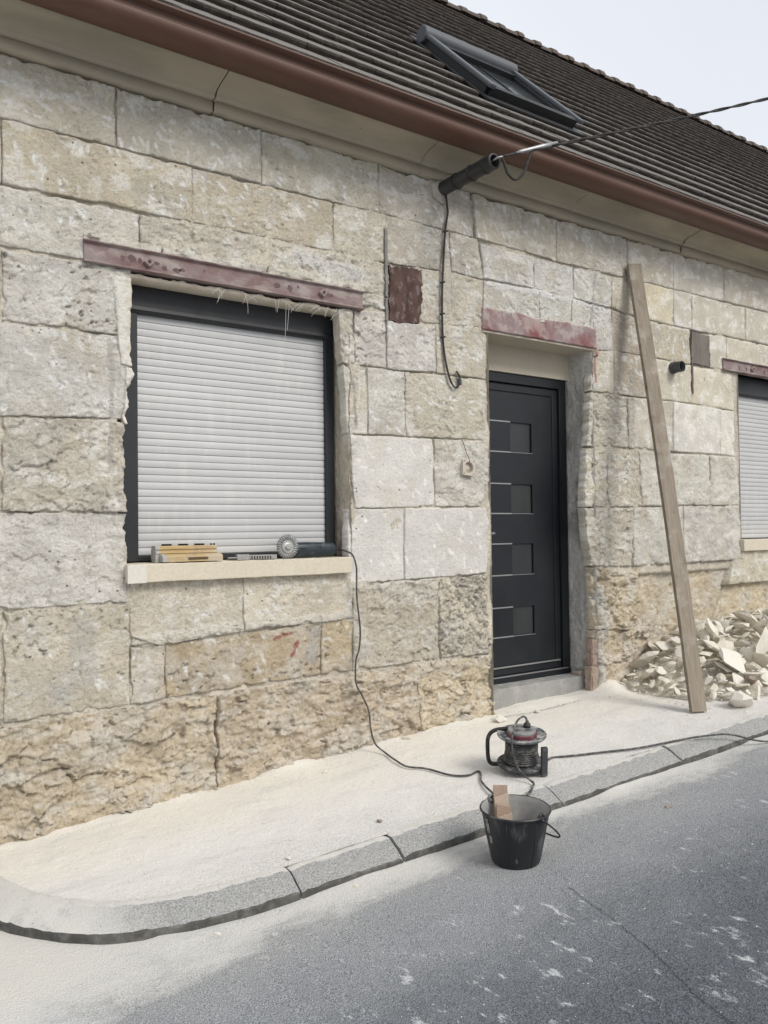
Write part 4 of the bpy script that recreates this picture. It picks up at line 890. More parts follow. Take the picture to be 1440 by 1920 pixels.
fib = bpy.data.objects.new('frayed_mesh', None); COL.objects.link(fib); fib.parent = house
rs = random.Random(11)
for k in range(26):
    x = rs.uniform(1.75, 2.6) if k > 3 else (1.95, 2.20, 2.215, 1.80)[k]; L = (0.10, 0.40, 0.16, 0.04)[k] if k < 4 else rs.uniform(0.02, 0.07)
    dx = (0.01, -0.025, -0.02, 0.01)[k] if k < 4 else rs.uniform(-0.09, 0.09); y = rs.uniform(-0.015, 0.0)
    P = spline([(x, y, 2.722), (x + dx * 0.4, y - 0.012, 2.718 - L * 0.3), (x + dx * 0.8, y - 0.016, 2.715 - L * 0.7), (x + dx, y - 0.014 + rs.uniform(-.01, .01), 2.71 - L)], 5)
    tube('fibre', P, 0.0011, M_FIB, fib, 4)

# ------------------------------------------------------------------ windows with roller shutters
def window(x0, x1, z0, z1, yf, detail=True):
    t = bpy.data.objects.new('window', None); COL.objects.link(t); t.parent = house
    zb = z1 - 0.155
    box('shutter_box', (x0, x1, yf - 0.012, yf + 0.15, zb, z1), M_FRAME, t, 0.004)
    prism('box_lip', [(yf - 0.016, zb + 0.022), (yf - 0.018, zb + 0.004), (yf - 0.004, zb - 0.010), (yf + 0.03, zb - 0.012), (yf + 0.03, zb + 0.022)], x0 + 0.002, x1 - 0.002, M_FRAME, t)
    wl = 0.099 if x0 < 2 else 0.055
    box('guide_rail', (x0, x0 + wl, yf, yf + 0.08, z0, zb - 0.001), M_FRAME, t, 0.003); box('guide_rail', (x1 - 0.055, x1, yf, yf + 0.08, z0, zb - 0.001), M_FRAME, t, 0.003)
    box('frame_bottom', (x0 + wl + 0.001, x1 - 0.056, yf + 0.02, yf + 0.08, z0, z0 + 0.030), M_FRAME, t, 0.003)
    ns = 33; h = (zb - 0.006 - (z0 + 0.031)) / ns
    pr = [(yf + 0.030, 0.0004), (yf + 0.0255, 0.0012), (yf + 0.0235, 0.006), (yf + 0.0225, h * 0.5), (yf + 0.0230, h - 0.008), (yf + 0.0245, h - 0.002), (yf + 0.030, h - 0.0004), (yf + 0.040, h - 0.0015), (yf + 0.040, 0.0015)]
    bm = bmesh.new(); A = [bm.verts.new((x0 + wl - 0.005, a, b)) for a, b in pr]; B = [bm.verts.new((x1 - 0.05, a, b)) for a, b in pr]; n = len(pr)
    for k in range(n): bm.faces.new((A[k], A[(k + 1) % n], B[(k + 1) % n], B[k]))
    bm.faces.new(A); bm.faces.new(B); me = bm_mesh('slat', bm, True); me.materials.append(M_SLAT); me.set_sharp_from_angle(angle=rad(50))
    for k in range(ns):
        o = bpy.data.objects.new('slat', me); COL.objects.link(o); o.parent = t; o.location = (random.uniform(-0.002, 0.002), random.uniform(-0.0009, 0.0009), z0 + 0.031 + k * h)
    box('back_panel', (x0 + 0.03, x1 - 0.03, yf + 0.085, yf + 0.12, z0, zb), M_FRAME, t)
    return t
window(1.322, 2.588, 1.312, 2.738, 0.14)
window(6.60, 7.82, 1.318, 2.768, 0.12)
def sill(x0, x1, z0, z1, yf):
    t = bpy.data.objects.new('window_sill', None); COL.objects.link(t); t.parent = house
    bm = bmesh.new(); bx(bm, x0, x1, yf, 0.155, z0, z1, 0.006, 3); bmesh.ops.subdivide_edges(bm, edges=[e for e in bm.edges if abs(e.verts[0].co.x - e.verts[1].co.x) > 0.5], cuts=40)
    for v in bm.verts:
        n = float(fbm(np.array([v.co.x * 14]), np.array([v.co.z * 30 + v.co.y * 20]), 3, 601)[0]); v.co.z += 0.0025 * n; v.co.y += 0.0015 * n
    obj('slab', bm_mesh('slab', bm), M_SILL, t)
    return t
sl = sill(1.305, 2.585, 1.216, 1.306, -0.048)
M_WHITE = worn('white_filler', (0.66, 0.635, 0.565), (0.62, 0.59, 0.52), 6, 0.9, 0.5, bump=0.001)
box('end_patch', (1.302, 1.395, -0.0505, -0.040, 1.214, 1.302), M_WHITE, sl, 0.001)
sill(6.53, 7.88, 1.245, 1.340, -0.04)

def rag(poly, amp, seed):
    rs2 = random.Random(seed); out2 = []
    for (a, b), (c, d) in zip(poly, poly[1:] + poly[:1]):
        n = max(2, int(math.hypot(c - a, d - b) / 0.018))
        for k in range(n):
            t = k / n; out2.append((a + (c - a) * t + rs2.gauss(0, amp), b + (d - b) * t + rs2.gauss(0, amp)))
    return out2
# plates let into the wall
prism('rusty_plate', rag([(2.895, 2.702), (2.90, 3.035), (2.99, 3.043), (3.145, 3.055), (3.140, 2.78), (3.12, 2.765), (3.118, 2.72), (3.03, 2.71)], 0.0045, 5), -0.0065, 0.03, M_RUST, house, 'Y')
prism('grey_plate', rag([(5.90, 2.775), (5.905, 3.032), (6.02, 3.026), (6.148, 3.018), (6.150, 2.77), (6.03, 2.772)], 0.004, 6), -0.0045, 0.03, M_GPLATE, house, 'Y')

M_STRAP = worn('grey_iron_strap', (0.20, 0.185, 0.17), (0.28, 0.26, 0.24), 14, 0.85, 0.8, (0.5, 0.47, 0.42), 0.5, bump=0.002)
prism('iron_strap', rag([(2.868, 2.845), (2.868, 3.25), (2.885, 3.25), (2.886, 2.845)], 0.0015, 7), -0.010, 0.02, M_STRAP, house, 'Y')
prism('iron_strap', rag([(2.870, 2.70), (2.869, 2.835), (2.884, 2.835), (2.884, 2.70)], 0.0015, 8), -0.007, 0.02, M_STRAP, house, 'Y')
prism('iron_strap', rag([(5.895, 2.53), (5.892, 2.762), (5.915, 2.762), (5.912, 2.53)], 0.002, 9), -0.007, 0.02, M_FLAKE, house, 'Y')

# ------------------------------------------------------------------ door
def ragged_beam(name, x0, x1, z0, z1, y0, y1, mat, seed, amp):
    xs_ = np.arange(x0, x1 + 0.005, 0.009); zz = np.linspace(z0, z1, 14); X, Z = np.meshgrid(xs_, zz, indexing='ij'); t = (Z - z0) / (z1 - z0)
    Z2 = Z + t * amp * (fbm(X * 5, X * 0, 5, seed, 0.7) - 0.1) + (1 - t) * 0.004 * fbm(X * 12, X * 0 + 2, 3, seed + 1)
    Y = y0 - 0.004 * fbm(X * 14, Z * 14, 4, seed + 2) - 0.002 * fbm(X * 50, Z * 50, 3, seed + 3)
    V = np.stack([X, Y, Z2], -1); Vp = np.pad(V, ((1, 1), (1, 1), (0, 0)), 'edge')
    for s_ in (Vp[0], Vp[-1], Vp[:, 0], Vp[:, -1]): s_[:, 1] = y1
    return obj(name, mesh_np(name, Vp.reshape(-1, 3), grid_faces(len(xs_) + 2, 16, True)), mat, house)
ragged_beam('door_lintel', 3.64, 4.742, 2.752, 2.898, -0.012, 0.06, M_RED, 701, 0.022)
box('door_soffit', (3.64, 4.74, 0.0, 0.33, 2.738, 2.751), M_PLAST, house)
box('door_head_panel', (3.69, 4.71, 0.225, 0.33, 2.552, 2.7379), M_PLAST, house)
DX0, DX1, DZ0, DZ1, DY = 3.712, 4.682, 0.392, 2.552, 0.24
dr = bpy.data.objects.new('front_door', None); COL.objects.link(dr); dr.parent = house
box('frame_post', (DX0, DX0 + 0.07, DY, DY + 0.07, DZ0, DZ1), M_DOOR, dr, 0.004); box('frame_post', (DX1 - 0.07, DX1, DY, DY + 0.07, DZ0, DZ1), M_DOOR, dr, 0.004)
box('frame_head', (DX0 + 0.0705, DX1 - 0.0705, DY + 0.0005, DY + 0.07, DZ1 - 0.07, DZ1 - 0.001), M_DOOR, dr, 0.004)
# leaf: stiles and rails around a slightly sunken panel
lx0, lx1, lz0, lz1 = DX0 + 0.074, DX1 - 0.074, DZ0 + 0.045, DZ1 - 0.074
for a, b, c, d in ((lx0, lx0 + 0.055, lz0, lz1), (lx1 - 0.055, lx1, lz0, lz1), (lx0 + 0.0555, lx1 - 0.0555, lz1 - 0.055, lz1), (lx0 + 0.0555, lx1 - 0.0555, lz0, lz0 + 0.060)): box('leaf_rail', (a, b, DY + 0.018, DY + 0.07, c, d), M_DOOR, dr, 0.005)
ix0, ix1, iz0, iz1 = lx0 + 0.056, lx1 - 0.056, lz0 + 0.0605, lz1 - 0.0555
GZ_ = ((1.997, 2.211), (1.563, 1.772), (1.131, 1.350), (0.701, 0.905)); gx0, gx1 = 4.135, 4.345
# panel pieces around the panes, so each pane sits in a real hole
zc = [iz0] + [v for a, b in reversed(GZ_) for v in (a, b)] + [iz1]
bm = bmesh.new()
bx(bm, ix0, gx0, DY + 0.026, DY + 0.06, iz0, iz1); bx(bm, gx1, ix1, DY + 0.026, DY + 0.06, iz0, iz1)
for a, b in zip(zc[::2], zc[1::2]): bx(bm, gx0, gx1, DY + 0.026, DY + 0.06, a, b)
bmesh.ops.remove_doubles(bm, verts=bm.verts, dist=1e-5); obj('leaf_panel', bm_mesh('leaf_panel', bm), M_DOOR, dr)
kg = NT('frosted_door_glass'); M_FROST = kg.fin(kg.mix(kg.ramp(kg.noise(kg.map(kg.obj(), (1, 1, 0.3)), 4, 3), 0.3, 0.7), (0.022, 0.025, 0.026), (0.036, 0.039, 0.039)), 0.32, spec=0.5)
for a, b in GZ_:
    box('glass_pane', (gx0 + 0.001, gx1 - 0.001, DY + 0.040, DY + 0.05, a + 0.001, b - 0.001), M_FROST, dr)
    box('steel_strip', (ix0 + 0.01, gx0 - 0.002, DY + 0.022, DY + 0.03, b - 0.004, b + 0.005), M_INOX, dr, 0.001)
    box('steel_strip', (ix0 + 0.01, gx0 - 0.002, DY + 0.022, DY + 0.03, a - 0.005, a + 0.004), M_INOX, dr, 0.001)
    box('pane_ledge', (gx0, gx1 + 0.004, DY + 0.0235, DY + 0.03, a - 0.003, a + 0.0005), M_INOX, dr, 0.0008)
box('drip_bar', (lx0 + 0.03, lx1 - 0.02, DY + 0.004, DY + 0.0175, lz0 + 0.052, lz0 + 0.062), M_INOX, dr, 0.002)
box('threshold_bar', (DX0 + 0.06, DX1 - 0.03, DY - 0.012, DY + 0.012, DZ0 + 0.036, DZ0 + 0.043), M_INOX, dr, 0.002)
box('threshold', (DX0 + 0.001, DX1 - 0.001, DY - 0.008, DY + 0.068, DZ0 - 0.004, DZ0 + 0.035), M_DOOR, dr, 0.003)
hd = lathe('handle', [(0.0, 0.0), (0.010, 0.0), (0.010, 0.095), (0.007, 0.1), (0.0, 0.1)], M_INOX, dr, 12, 'X', (3.815, DY - 0.035, 1.425), (False, False))
tube('handle_neck', [(3.825, DY - 0.035, 1.425), (3.825, DY + 0.02, 1.425)], 0.009, M_INOX, dr, 10)
box('door_step', (3.70, 4.702, 0.095, 0.32, 0.10, 0.389), M_CONC, house, 0.006)

# ------------------------------------------------------------------ cable bracket, overhead cable, wall cable
br = thing('cable_bracket', 'black sleeved bracket sticking out of the wall under the gutter', 'bracket', (3.31, 0.0, 3.588))
lathe('sleeve', [(0.0, 0.03), (0.043, 0.03), (0.044, -0.30), (0.046, -0.49), (0.036, -0.495), (0.034, -0.40)], M_BLACKP, br, 18, 'Y', (0, 0, 0), (False, True))
for yy in (-0.15, -0.29, -0.41): lathe('band', [(0.0455, yy), (0.049, yy - 0.003), (0.049, yy - 0.013), (0.0465, yy - 0.016)], M_WIRE, br, 18, 'Y', (0, 0, 0), (False, False))
tube('hook', [(0, -0.40, 0.0), (0.0, -0.52, 0.01), (0.03, -0.53, 0.02)], 0.006, M_INOX, br, 8)
M_COLLAR = worn('crumbled_mortar_collar', (0.50, 0.47, 0.42), (0.35, 0.32, 0.28), 14, 0.95, 0.8, bump=0.004, fine=40)
o = obj('mortar_collar', shard_mesh('mortar_collar', 15, 0.17, 0.05, 0.14, 3), M_COLLAR, br); o.location = (0, -0.004, -0.02)
A = Vector((3.34, -0.53, 3.61)); Bv = Vector((5.53, -0.9, 4.478)); far = A + (Bv - A) * 2.4
oc = thing('overhead_cable', 'twisted black overhead supply cable running up to the right', 'cable', A)
for ph in (0, math.pi):
    P = []; n = 420
    for i in range(n + 1):
        t = i / n; p = A.lerp(far, t) - A; p.z -= 0.10 * math.sin(math.pi * min(1, t)) * 0.5
        a = ph + t * 2 * math.pi * 13; rr = 0.0055
        if t < 0.055: rr = 0.001 + rr * t / 0.055
        P.append(p + Vector((0, math.cos(a) * rr, math.sin(a) * rr)))
    tube('strand', P, 0.0062, M_WIRE, oc, 6)
dirv = (far - A).normalized()
tube('clamp', [dirv * 0.10, dirv * 0.14, dirv * 0.30, dirv * 0.42], [0.006, 0.012, 0.014, 0.010], M_INOX, oc, 10)
tube('slack_loop', spline([(0.0, 0.0, -0.02), (0.03, -0.01, -0.10), (0.08, -0.02, -0.125), (0.14, -0.03, -0.07), (0.20, -0.03, 0.06), (0.24, -0.035, 0.088)], 6), 0.008, M_WIRE, oc, 8)

wc = thing('wall_cable', 'thin black cable hanging down the wall from the bracket', 'cable', (3.33, 0, 3.55))
WP = [(3.325, -0.03, 3.565), (3.340, -0.022, 3.50), (3.348, -0.018, 3.444), (3.328, -0.016, 3.322), (3.307, -0.016, 3.099), (3.295, -0.016, 2.896), (3.295, -0.016, 2.695), (3.306, -0.016, 2.563), (3.325, -0.018, 2.464), (3.350, -0.022, 2.383), (3.385, -0.024, 2.345), (3.418, -0.022, 2.37), (3.424, -0.02, 2.42), (3.405, -0.014, 2.452)]
for off in (-0.004, 0.0045): tube('conductor', [Vector((p.x - 3.33 + off, p.y + off * 0.5, p.z - 3.55)) for p in spline(WP, 8)], 0.0048, M_WIRE, wc, 6)
for z, x in ((3.325, 3.33), (3.0, 3.302), (2.80, 3.294), (2.655, 3.297)): tube('cable_tie', [(x - 3.33 - 0.022, -0.020, z - 3.55 - 0.008), (x - 3.33 + 0.012, -0.024, z - 3.55 + 0.002)], 0.006, M_WIRE, wc, 6)
lathe('end_clip', [(0.0, -0.02), (0.012, -0.02), (0.013, 0.0), (0.012, 0.02), (0.0, 0.02)], M_GREYP, wc, 10, 'Z', (0.094, -0.022, -1.165), (False, False))

dp = thing('drain_pipe', 'short grey plastic pipe stub poking out of the wall right of the plank', 'pipe', (5.64, 0, 2.705))
lathe('tube', [(0.036, 0.03), (0.042, 0.03), (0.042, -0.06), (0.0425, -0.095), (0.038, -0.096), (0.036, -0.09), (0.036, 0.03)], M_GREYP, dp, 24, 'Y', (0, 0, 0), (False, False))
lathe('collar', [(0.042, -0.010), (0.0465, -0.010), (0.0465, -0.028), (0.042, -0.030)], M_GREYP, dp, 24, 'Y', (0, 0, 0), (False, False))
lathe('bore_end', [(0.0, -0.02), (0.0359, -0.02)], M_WIRE, dp, 24, 'Y', (0, 0, 0), (False, False))

# doorbell back box
M_BOX = worn('cream_back_box', (0.56, 0.51, 0.43), (0.48, 0.43, 0.35), 12, 0.7, 0.7, DUST, 0.6, bump=0.0006)
jb = thing('wall_box', 'small square electrical back box with round hole beside the door', 'electrical box', (3.487, 0.0, 1.846)); jb.rotation_euler = (0, rad(3), 0)
bm = bmesh.new(); S = 0.05; n = 32; y = -0.028
outer = []; inner = []; deep = []
for k in range(n):
    a = 2 * math.pi * (k + 0.5) / n; c, s = math.cos(a), math.sin(a); m = max(abs(c), abs(s)); outer.append(bm.verts.new((c / m * S, y, s / m * S))); inner.append(bm.verts.new((c * 0.036, y, s * 0.036))); deep.append(bm.verts.new((c * 0.035, 0.006, s * 0.035)))
back = [bm.verts.new((v.co.x * 1.03, 0.012, v.co.z * 1.03)) for v in outer]
for k in range(n):
    j = (k + 1) % n; bm.faces.new((outer[k], outer[j], inner[j], inner[k])); bm.faces.new((inner[k], inner[j], deep[j], deep[k])); bm.faces.new((back[k], back[j], outer[j], outer[k]))
bm.faces.new(deep); obj('housing', bm_mesh('housing', bm), M_BOX, jb)
for a, b in ((-0.04, 0.04), (0.04, 0.04), (0.04, -0.04), (-0.04, -0.04)): lathe('screw', [(0.0, -0.0305), (0.0035, -0.030), (0.0035, -0.027)], M_WIRE, jb, 8, 'Y', (a, 0, b), (False, False))
o = obj('dust_fill', shard_mesh('dust_fill', 23, 0.075, 0.03, 0.05, 2), M_PLAST, jb); o.location = (-0.004, -0.003, -0.014)
tube('bell_wire', spline([(-0.045, -0.006, 0.178), (-0.036, -0.012, 0.15), (-0.012, -0.014, 0.09), (0.0, -0.022, 0.06), (0.002, -0.032, 0.034)], 6), 0.0022, M_GREYP, jb, 6)

# ------------------------------------------------------------------ plank
def mat_wood(name, a, b, c2, sc_, along=(1, 1, 0.08)):
    k = NT(name); p = k.map(k.obj(), along); n = k.noise(p, sc_, 6, 0.65, 0.6); f = k.noise(p, sc_ * 6, 4, 0.6)
    c = k.mix(k.ramp(n, 0.3, 0.7), a, b); c = k.mix(k.ramp(f, 0.35, 0.65, 0.35, 0.0), c, c2)
    blot = k.ramp(k.noise(k.obj(), 9, 5, 0.65), 0.55, 0.72); c = k.mix(k.math('MULTIPLY', blot, 0.5), c, c2)
    d = k.ramp(k.noise(k.obj(), 5, 5, 0.6), 0.5, 0.7); c = k.mix(k.math('MULTIPLY', d, 0.45), c, (0.52, 0.49, 0.44))
    v = k.vor(k.map(k.obj(), (1, 1, 0.5)), 6.5); kn = k.math('MULTIPLY', k.ramp(v.outputs['Distance'], 0.06, 0.11, 1, 0), k.ramp(k.sep(v.outputs['Color'])[0], 0.6, 0.65)); c = k.mix(k.math('MULTIPLY', kn, 0.75), c, (0.06, 0.045, 0.03))
    return k.fin(c, 0.85, k.bump(f, 0.0018), spec=0.2)
M_PLANK = mat_wood('weathered_plank_wood', (0.31, 0.265, 0.205), (0.25, 0.215, 0.17), (0.14, 0.11, 0.08), 14)
foot = Vector((4.715, -0.80, float(zp(np.float64(4.7), np.float64(-0.8))) + 0.004)); top = Vector((5.135, -0.045, 3.425))
ax = (top - foot).normalized(); L = (top - foot).length
sd = Vector((0.93, -0.37, 0.0)); sd = (sd - ax * sd.dot(ax)).normalized(); nn = ax.cross(sd).normalized()
bm = bmesh.new(); rs = random.Random(3)
cs = [(-0.054, -0.014), (-0.052, -0.0165), (0.052, -0.0165), (0.054, -0.014), (0.054, 0.014), (0.052, 0.0165), (-0.052, 0.0165), (-0.054, 0.014)]
rings = []; NS = 60
for i in range(NS + 1):
    t = i / NS; bow = 0.012 * math.sin(math.pi * t); e = [float(fbm(np.array([t * 9.0]), np.array([s_ * 3.3]), 3, 801)[0]) * 0.003 for s_ in (0, 1)]
    rings.append([bm.verts.new((a + e[0 if a < 0 else 1] + bow, b, t * L + (0.006 * a / 0.05 if i == NS else 0))) for a, b in cs])
for A_, B_ in zip(rings, rings[1:]):
    for k in range(8): bm.faces.new((A_[k], A_[(k + 1) % 8], B_[(k + 1) % 8], B_[k]))
bm.faces.new(rings[0][::-1]); bm.faces.new(rings[-1])
pk = tag(obj('plank', bm_mesh('plank', bm), M_PLANK), 'long weathered wooden plank leaning against the wall beside the door', 'plank')
mm = Matrix.Identity(4)
for i in range(3): mm[i][0] = sd[i]; mm[i][1] = nn[i]; mm[i][2] = ax[i]; mm[i][3] = foot[i]
pk.matrix_world = mm

# ------------------------------------------------------------------ rubble
def mat_rubble():
    k = NT('broken_limestone'); p = k.pos(); n = k.noise(p, 11, 5, 0.6); f = k.noise(p, 90, 4, 0.65); r = k.n('ShaderNodeObjectInfo').outputs['Random']; isl = k.n('ShaderNodeNewGeometry').outputs['Random Per Island']
    c = k.mix(k.math('FRACT', k.math('ADD', r, k.math('MULTIPLY', isl, 5.1))), (0.66, 0.605, 0.50), (0.73, 0.695, 0.62)); c = k.mix(k.ramp(k.math('FRACT', k.math('MULTIPLY', r, 7.7)), 0.75, 0.95, 0.0, 0.5), c, (0.50, 0.44, 0.34)); c = k.mix(k.ramp(n, 0.35, 0.7, 0.0, 0.6), c, (0.73, 0.70, 0.63)); c = k.mix(k.ramp(f, 0.3, 0.55, 0.28, 0.0), c, (0.40, 0.34, 0.25))
    return k.fin(c, 0.95, k.bump(f, 0.005), spec=0.15)
M_RUB = mat_rubble()
def heap(x, y):
    """height of the rubble above the pavement"""
    fx = np.interp(x, [4.86, 5.06, 5.3, 5.65, 6.2, 6.9, 7.4, 8.0], [0.0, 0.10, 0.26, 0.35, 0.38, 0.34, 0.18, 0.0]); yw = np.interp(x, [4.8, 5.1, 5.6, 6.5], [0.45, 0.80, 0.98, 1.04])
    t = np.clip(-y / yw, 0, 1); fy = np.interp(t, [0, 0.2, 0.35, 0.7, 0.9, 1.0], [0.78, 1.0, 0.96, 0.45, 0.12, 0.0]); return fx * fy
hx = np.arange(4.60, 8.1, 0.022); hy = np.arange(-1.08, 0.06, 0.022); HX, HY = np.meshgrid(hx, hy, indexing='ij'); hh = heap(HX, np.minimum(HY, 0))
HZ = zp(HX, np.minimum(HY, 0)) - 0.035 + hh * 0.93 + np.clip(hh * 9, 0, 1) * (0.030 * fbm(HX * 12, HY * 12, 4, 811) + 0.012 * fbm(HX * 40, HY * 40, 2, 812)) + 0.008 * fbm(HX * 25, HY * 25, 3, 815)
hp = kind(obj('rubble_crumbs', mesh_np('rubble_crumbs', np.stack([HX, HY, HZ], -1).reshape(-1, 3), grid_faces(len(hx), len(hy)), smooth=False), M_RUB), 'stuff')
hp['label'] = 'bed of fine pale crumbs under the rubble heap'; hp['category'] = 'rubble'
SH = []
for k in range(16):
    a = random.Random(k); me = shard_mesh('rubble_stone', 900 + k, 1.0, a.uniform(0.55, 0.85), a.uniform(0.11, 0.27), 6); me.materials.append(M_RUB); SH.append(me)
rs = random.Random(17)
def place_shard(name, x, y, size, lift, mesh, tilt=0.45):
    o = bpy.data.objects.new(name, mesh); COL.objects.link(o); o.scale = (size,) * 3
    z = float(zp(np.float64(x), np.float64(min(y, 0)))) + float(heap(np.float64(x), np.float64(min(y, 0))))
    o.location = (x, y, z + lift); o.rotation_euler = (rs.gauss(0, tilt), rs.gauss(0, tilt), rs.uniform(0, 6.28)); return o
GR = 'broken stones of the rubble heap'; LB = 'pale broken limestone piece lying in the rubble heap by the wall'
spots = []
for k in range(6000):
    if len(spots) >= 290: break
    x = rs.uniform(4.90, 6.75); y = rs.uniform(-1.03, -0.03); h = float(heap(np.float64(x), np.float64(y)))
    if h < 0.003: continue
    size = rs.choice((0.08, 0.10, 0.12, 0.15, 0.19, 0.24)) * (1.0 if h > 0.06 else 0.55)
    if any(math.hypot(x - a, y - b) < 0.30 * (size + c) for a, b, c in spots): continue
    if abs(x - 4.72) < 0.12 and abs(y + 0.8) < 0.12: continue
    spots.append((x, y, size)); tag(place_shard('rubble_stone', x, y, size, 0.022 + size * 0.13, SH[rs.randrange(16)], 0.5), LB, 'stone', GR)
def special(x, y, size, rot, lift, seed, dims, label, mat=None):
    me = shard_mesh('rubble_stone', seed, *dims, 5); me.materials.append(mat or M_RUB); o = place_shard('rubble_stone', x, y, size, lift, me); o.rotation_euler = rot; return tag(o, label, 'stone')
special(5.42, -0.62, 0.29, (0.75, -0.15, 0.3), 0.06, 31, (1.0, 0.75, 0.18), 'largest pale stone slab lying on the rubble right of the plank')
special(5.02, -0.90, 0.20, (0.3, 0.2, 0.9), 0.04, 33, (1.0, 0.7, 0.5), 'rounded cream lump at the front foot of the rubble beside the plank')
special(5.55, -0.36, 0.27, (1.0, 0.9, 0.2), 0.06, 35, (1.0, 0.42, 0.25), 'long narrow stone sliver standing up in the rubble')
special(5.72, -0.80, 0.34, (0.25, 0.0, 0.15), 0.05, 36, (1.0, 0.35, 0.24), 'long flat slab at the front of the rubble near the kerb')
special(5.36, -0.78, 0.13, (0.3, 0.2, 0.6), 0.06, 37, (1.0, 0.6, 0.4), 'small red brick fragment lying among the pale rubble', M_BRICK)
special(6.0, -0.40, 0.30, (0.3, 0.5, 0.1), 0.07, 38, (1.0, 0.5, 0.22), 'thick slab jutting from the rubble at the right edge')
# small crumbs strewn over the heap, the pavement and along the kerb
V = []; F = []
def crumbs(n, fx_, s0, s1):
    rs2 = random.Random(n * 3 + 1)
    for k in range(n):
        x, y, z = fx_(rs2); s = rs2.uniform(s0, s1) * rs2.uniform(0.5, 1); b = len(V)
        q = Euler((rs2.uniform(0, 6), rs2.uniform(0, 6), rs2.uniform(0, 6))).to_matrix()
        for c in ((1, 0, 0), (-.8, .2, 0), (.1, 1, 0), (0, -.9, .1), (0, .1, .7), (.1, 0, -.7)):
            p = q @ Vector((c[0] * s, c[1] * s * 0.8, c[2] * s * 0.8)); V.append((x + p.x, y + p.y, z + abs(p.z) * 0.9 + p.z * 0.1))
        F.extend([(b, b + 2, b + 4), (b + 2, b + 1, b + 4), (b + 1, b + 3, b + 4), (b + 3, b, b + 4), (b + 2, b, b + 5), (b + 1, b + 2, b + 5), (b + 3, b + 1, b + 5), (b, b + 3, b + 5)])
def on_heap(r):
    while True:
        x, y = r.uniform(4.6, 7.2), r.uniform(-1.06, -0.02)
        h = float(heap(np.float64(x), np.float64(y)))
        if h > 0.004 or r.random() < 0.10: return x, y, float(zp(np.float64(x), np.float64(y))) + h + r.uniform(0, 0.02) * min(1, h * 20)
def on_pave(r):
    x = 0.9 + 4.0 * r.random(); y = -0.01 - 1.0 * r.random() ** 2.2; return x, y, zpave(x, y) + 0.001
def on_road(r):
    x = r.uniform(0.7, 4.8); y = -1.225 - (0.05 * r.random() if r.random() < 0.45 else 1.6 * r.random()); return x, y, float(zroad(x, y)) + 0.001
crumbs(1900, on_heap, 0.006, 0.020)
kind(obj('rubble_gravel', mesh_np('rubble_gravel', V, F, smooth=False), M_RUB), 'stuff')['label'] = 'small pale stone crumbs strewn over the rubble heap'
V = []; F = []; crumbs(1100, on_pave, 0.0018, 0.008)
kind(obj('pavement_grit', mesh_np('pavement_grit', V, F, smooth=False), M_RUB), 'stuff')['label'] = 'fine stone grit scattered on the dusty pavement'
V = []; F = []; crumbs(900, on_road, 0.0012, 0.006)
kind(obj('road_grit', mesh_np('road_grit', V, F, smooth=False), M_RUB), 'stuff')['label'] = 'fine white stone grit scattered on the asphalt'
def chip(x, y, size, ground, label, seed, mat=None):
    me = shard_mesh('stone_chip', seed, 1, 0.6, 0.35, 5); me.materials.append(mat or M_RUB); o = bpy.data.objects.new('stone_chip', me); COL.objects.link(o); o.scale = (size,) * 3
    o.location = (x, y, float(ground(x, y)) + size * 0.10); o.rotation_euler = (0, 0, seed); return tag(o, label, 'stone chip')
chip(3.62, -0.14, 0.11, zpave, 'flat stone flake lying on the pavement behind the cable reel', 51)
chip(3.95, -0.13, 0.05, zpave, 'small flake on the pavement crack in front of the doorstep', 52)
chip(1.22, -1.245, 0.030, zroad, 'white chip on the road against the curved kerb', 53)
chip(1.79, -1.26, 0.026, zroad, 'pale chip on the road just right of the first straight kerb joint', 54)
chip(1.62, -1.03, 0.028, zpave, 'white chip on the pavement at the kerb joint', 55)
chip(3.37, -1.54, 0.034, zroad, 'tiny red brick chip on the asphalt right of the bucket', 56, M_BRICK)
chip(2.30, -0.20, 0.035, zpave, 'brown chip on the pavement left of the grinder cord', 57)
chip(2.12, -0.95, 0.035, zpave, 'dark sliver on the pavement edge left of the bucket', 58, M_BRICK)
chip(2.95, -0.05, 0.06, zpave, 'pale flake at the foot of the wall near the cord', 59)

# ------------------------------------------------------------------ bucket
M_BUCK = worn('scuffed_black_rubber', (0.012, 0.013, 0.014), (0.020, 0.022, 0.023), 7, 0.42, 0.6, (0.36, 0.36, 0.35), 0.60, bump=0.0010, fine=30, stretch=(1, 1, 0.35), dlo=0.50, dhi=0.70, spec=0.5)
M_BUCKIN = worn('mortar_coated_bucket_inside', (0.30, 0.30, 0.285), (0.44, 0.43, 0.41), 6, 0.9, 0.9, (0.10, 0.10, 0.10), 0.7, bump=0.002, fine=30, dlo=0.55, dhi=0.62)
bl = (2.425, -1.490, float(zroad(2.425, -1.49)) + 0.001)
bk = thing('bucket', 'black rubber builder\'s bucket standing on the road by the kerb', 'bucket', bl, rad(0))
bk.rotation_mode = 'AXIS_ANGLE'; bk.rotation_axis_angle = (rad(2.5), CAM_R[0][0], CAM_R[0][1], 0.0)
lathe('body', [(0.0, 0.004), (0.085, 0.004), (0.088, 0.0), (0.097, 0.001), (0.101, 0.010), (0.120, 0.105), (0.1365, 0.196), (0.139, 0.207), (0.1445, 0.2095), (0.1465, 0.215), (0.1440, 0.2195), (0.1395, 0.2185)], M_BUCK, bk, 56, caps=(True, False))
lathe('inner_wall', [(0.1393, 0.2180), (0.1355, 0.207), (0.1325, 0.196), (0.116, 0.105), (0.098, 0.018), (0.085, 0.014), (0.0, 0.014)], M_BUCKIN, bk, 56, caps=(False, False))
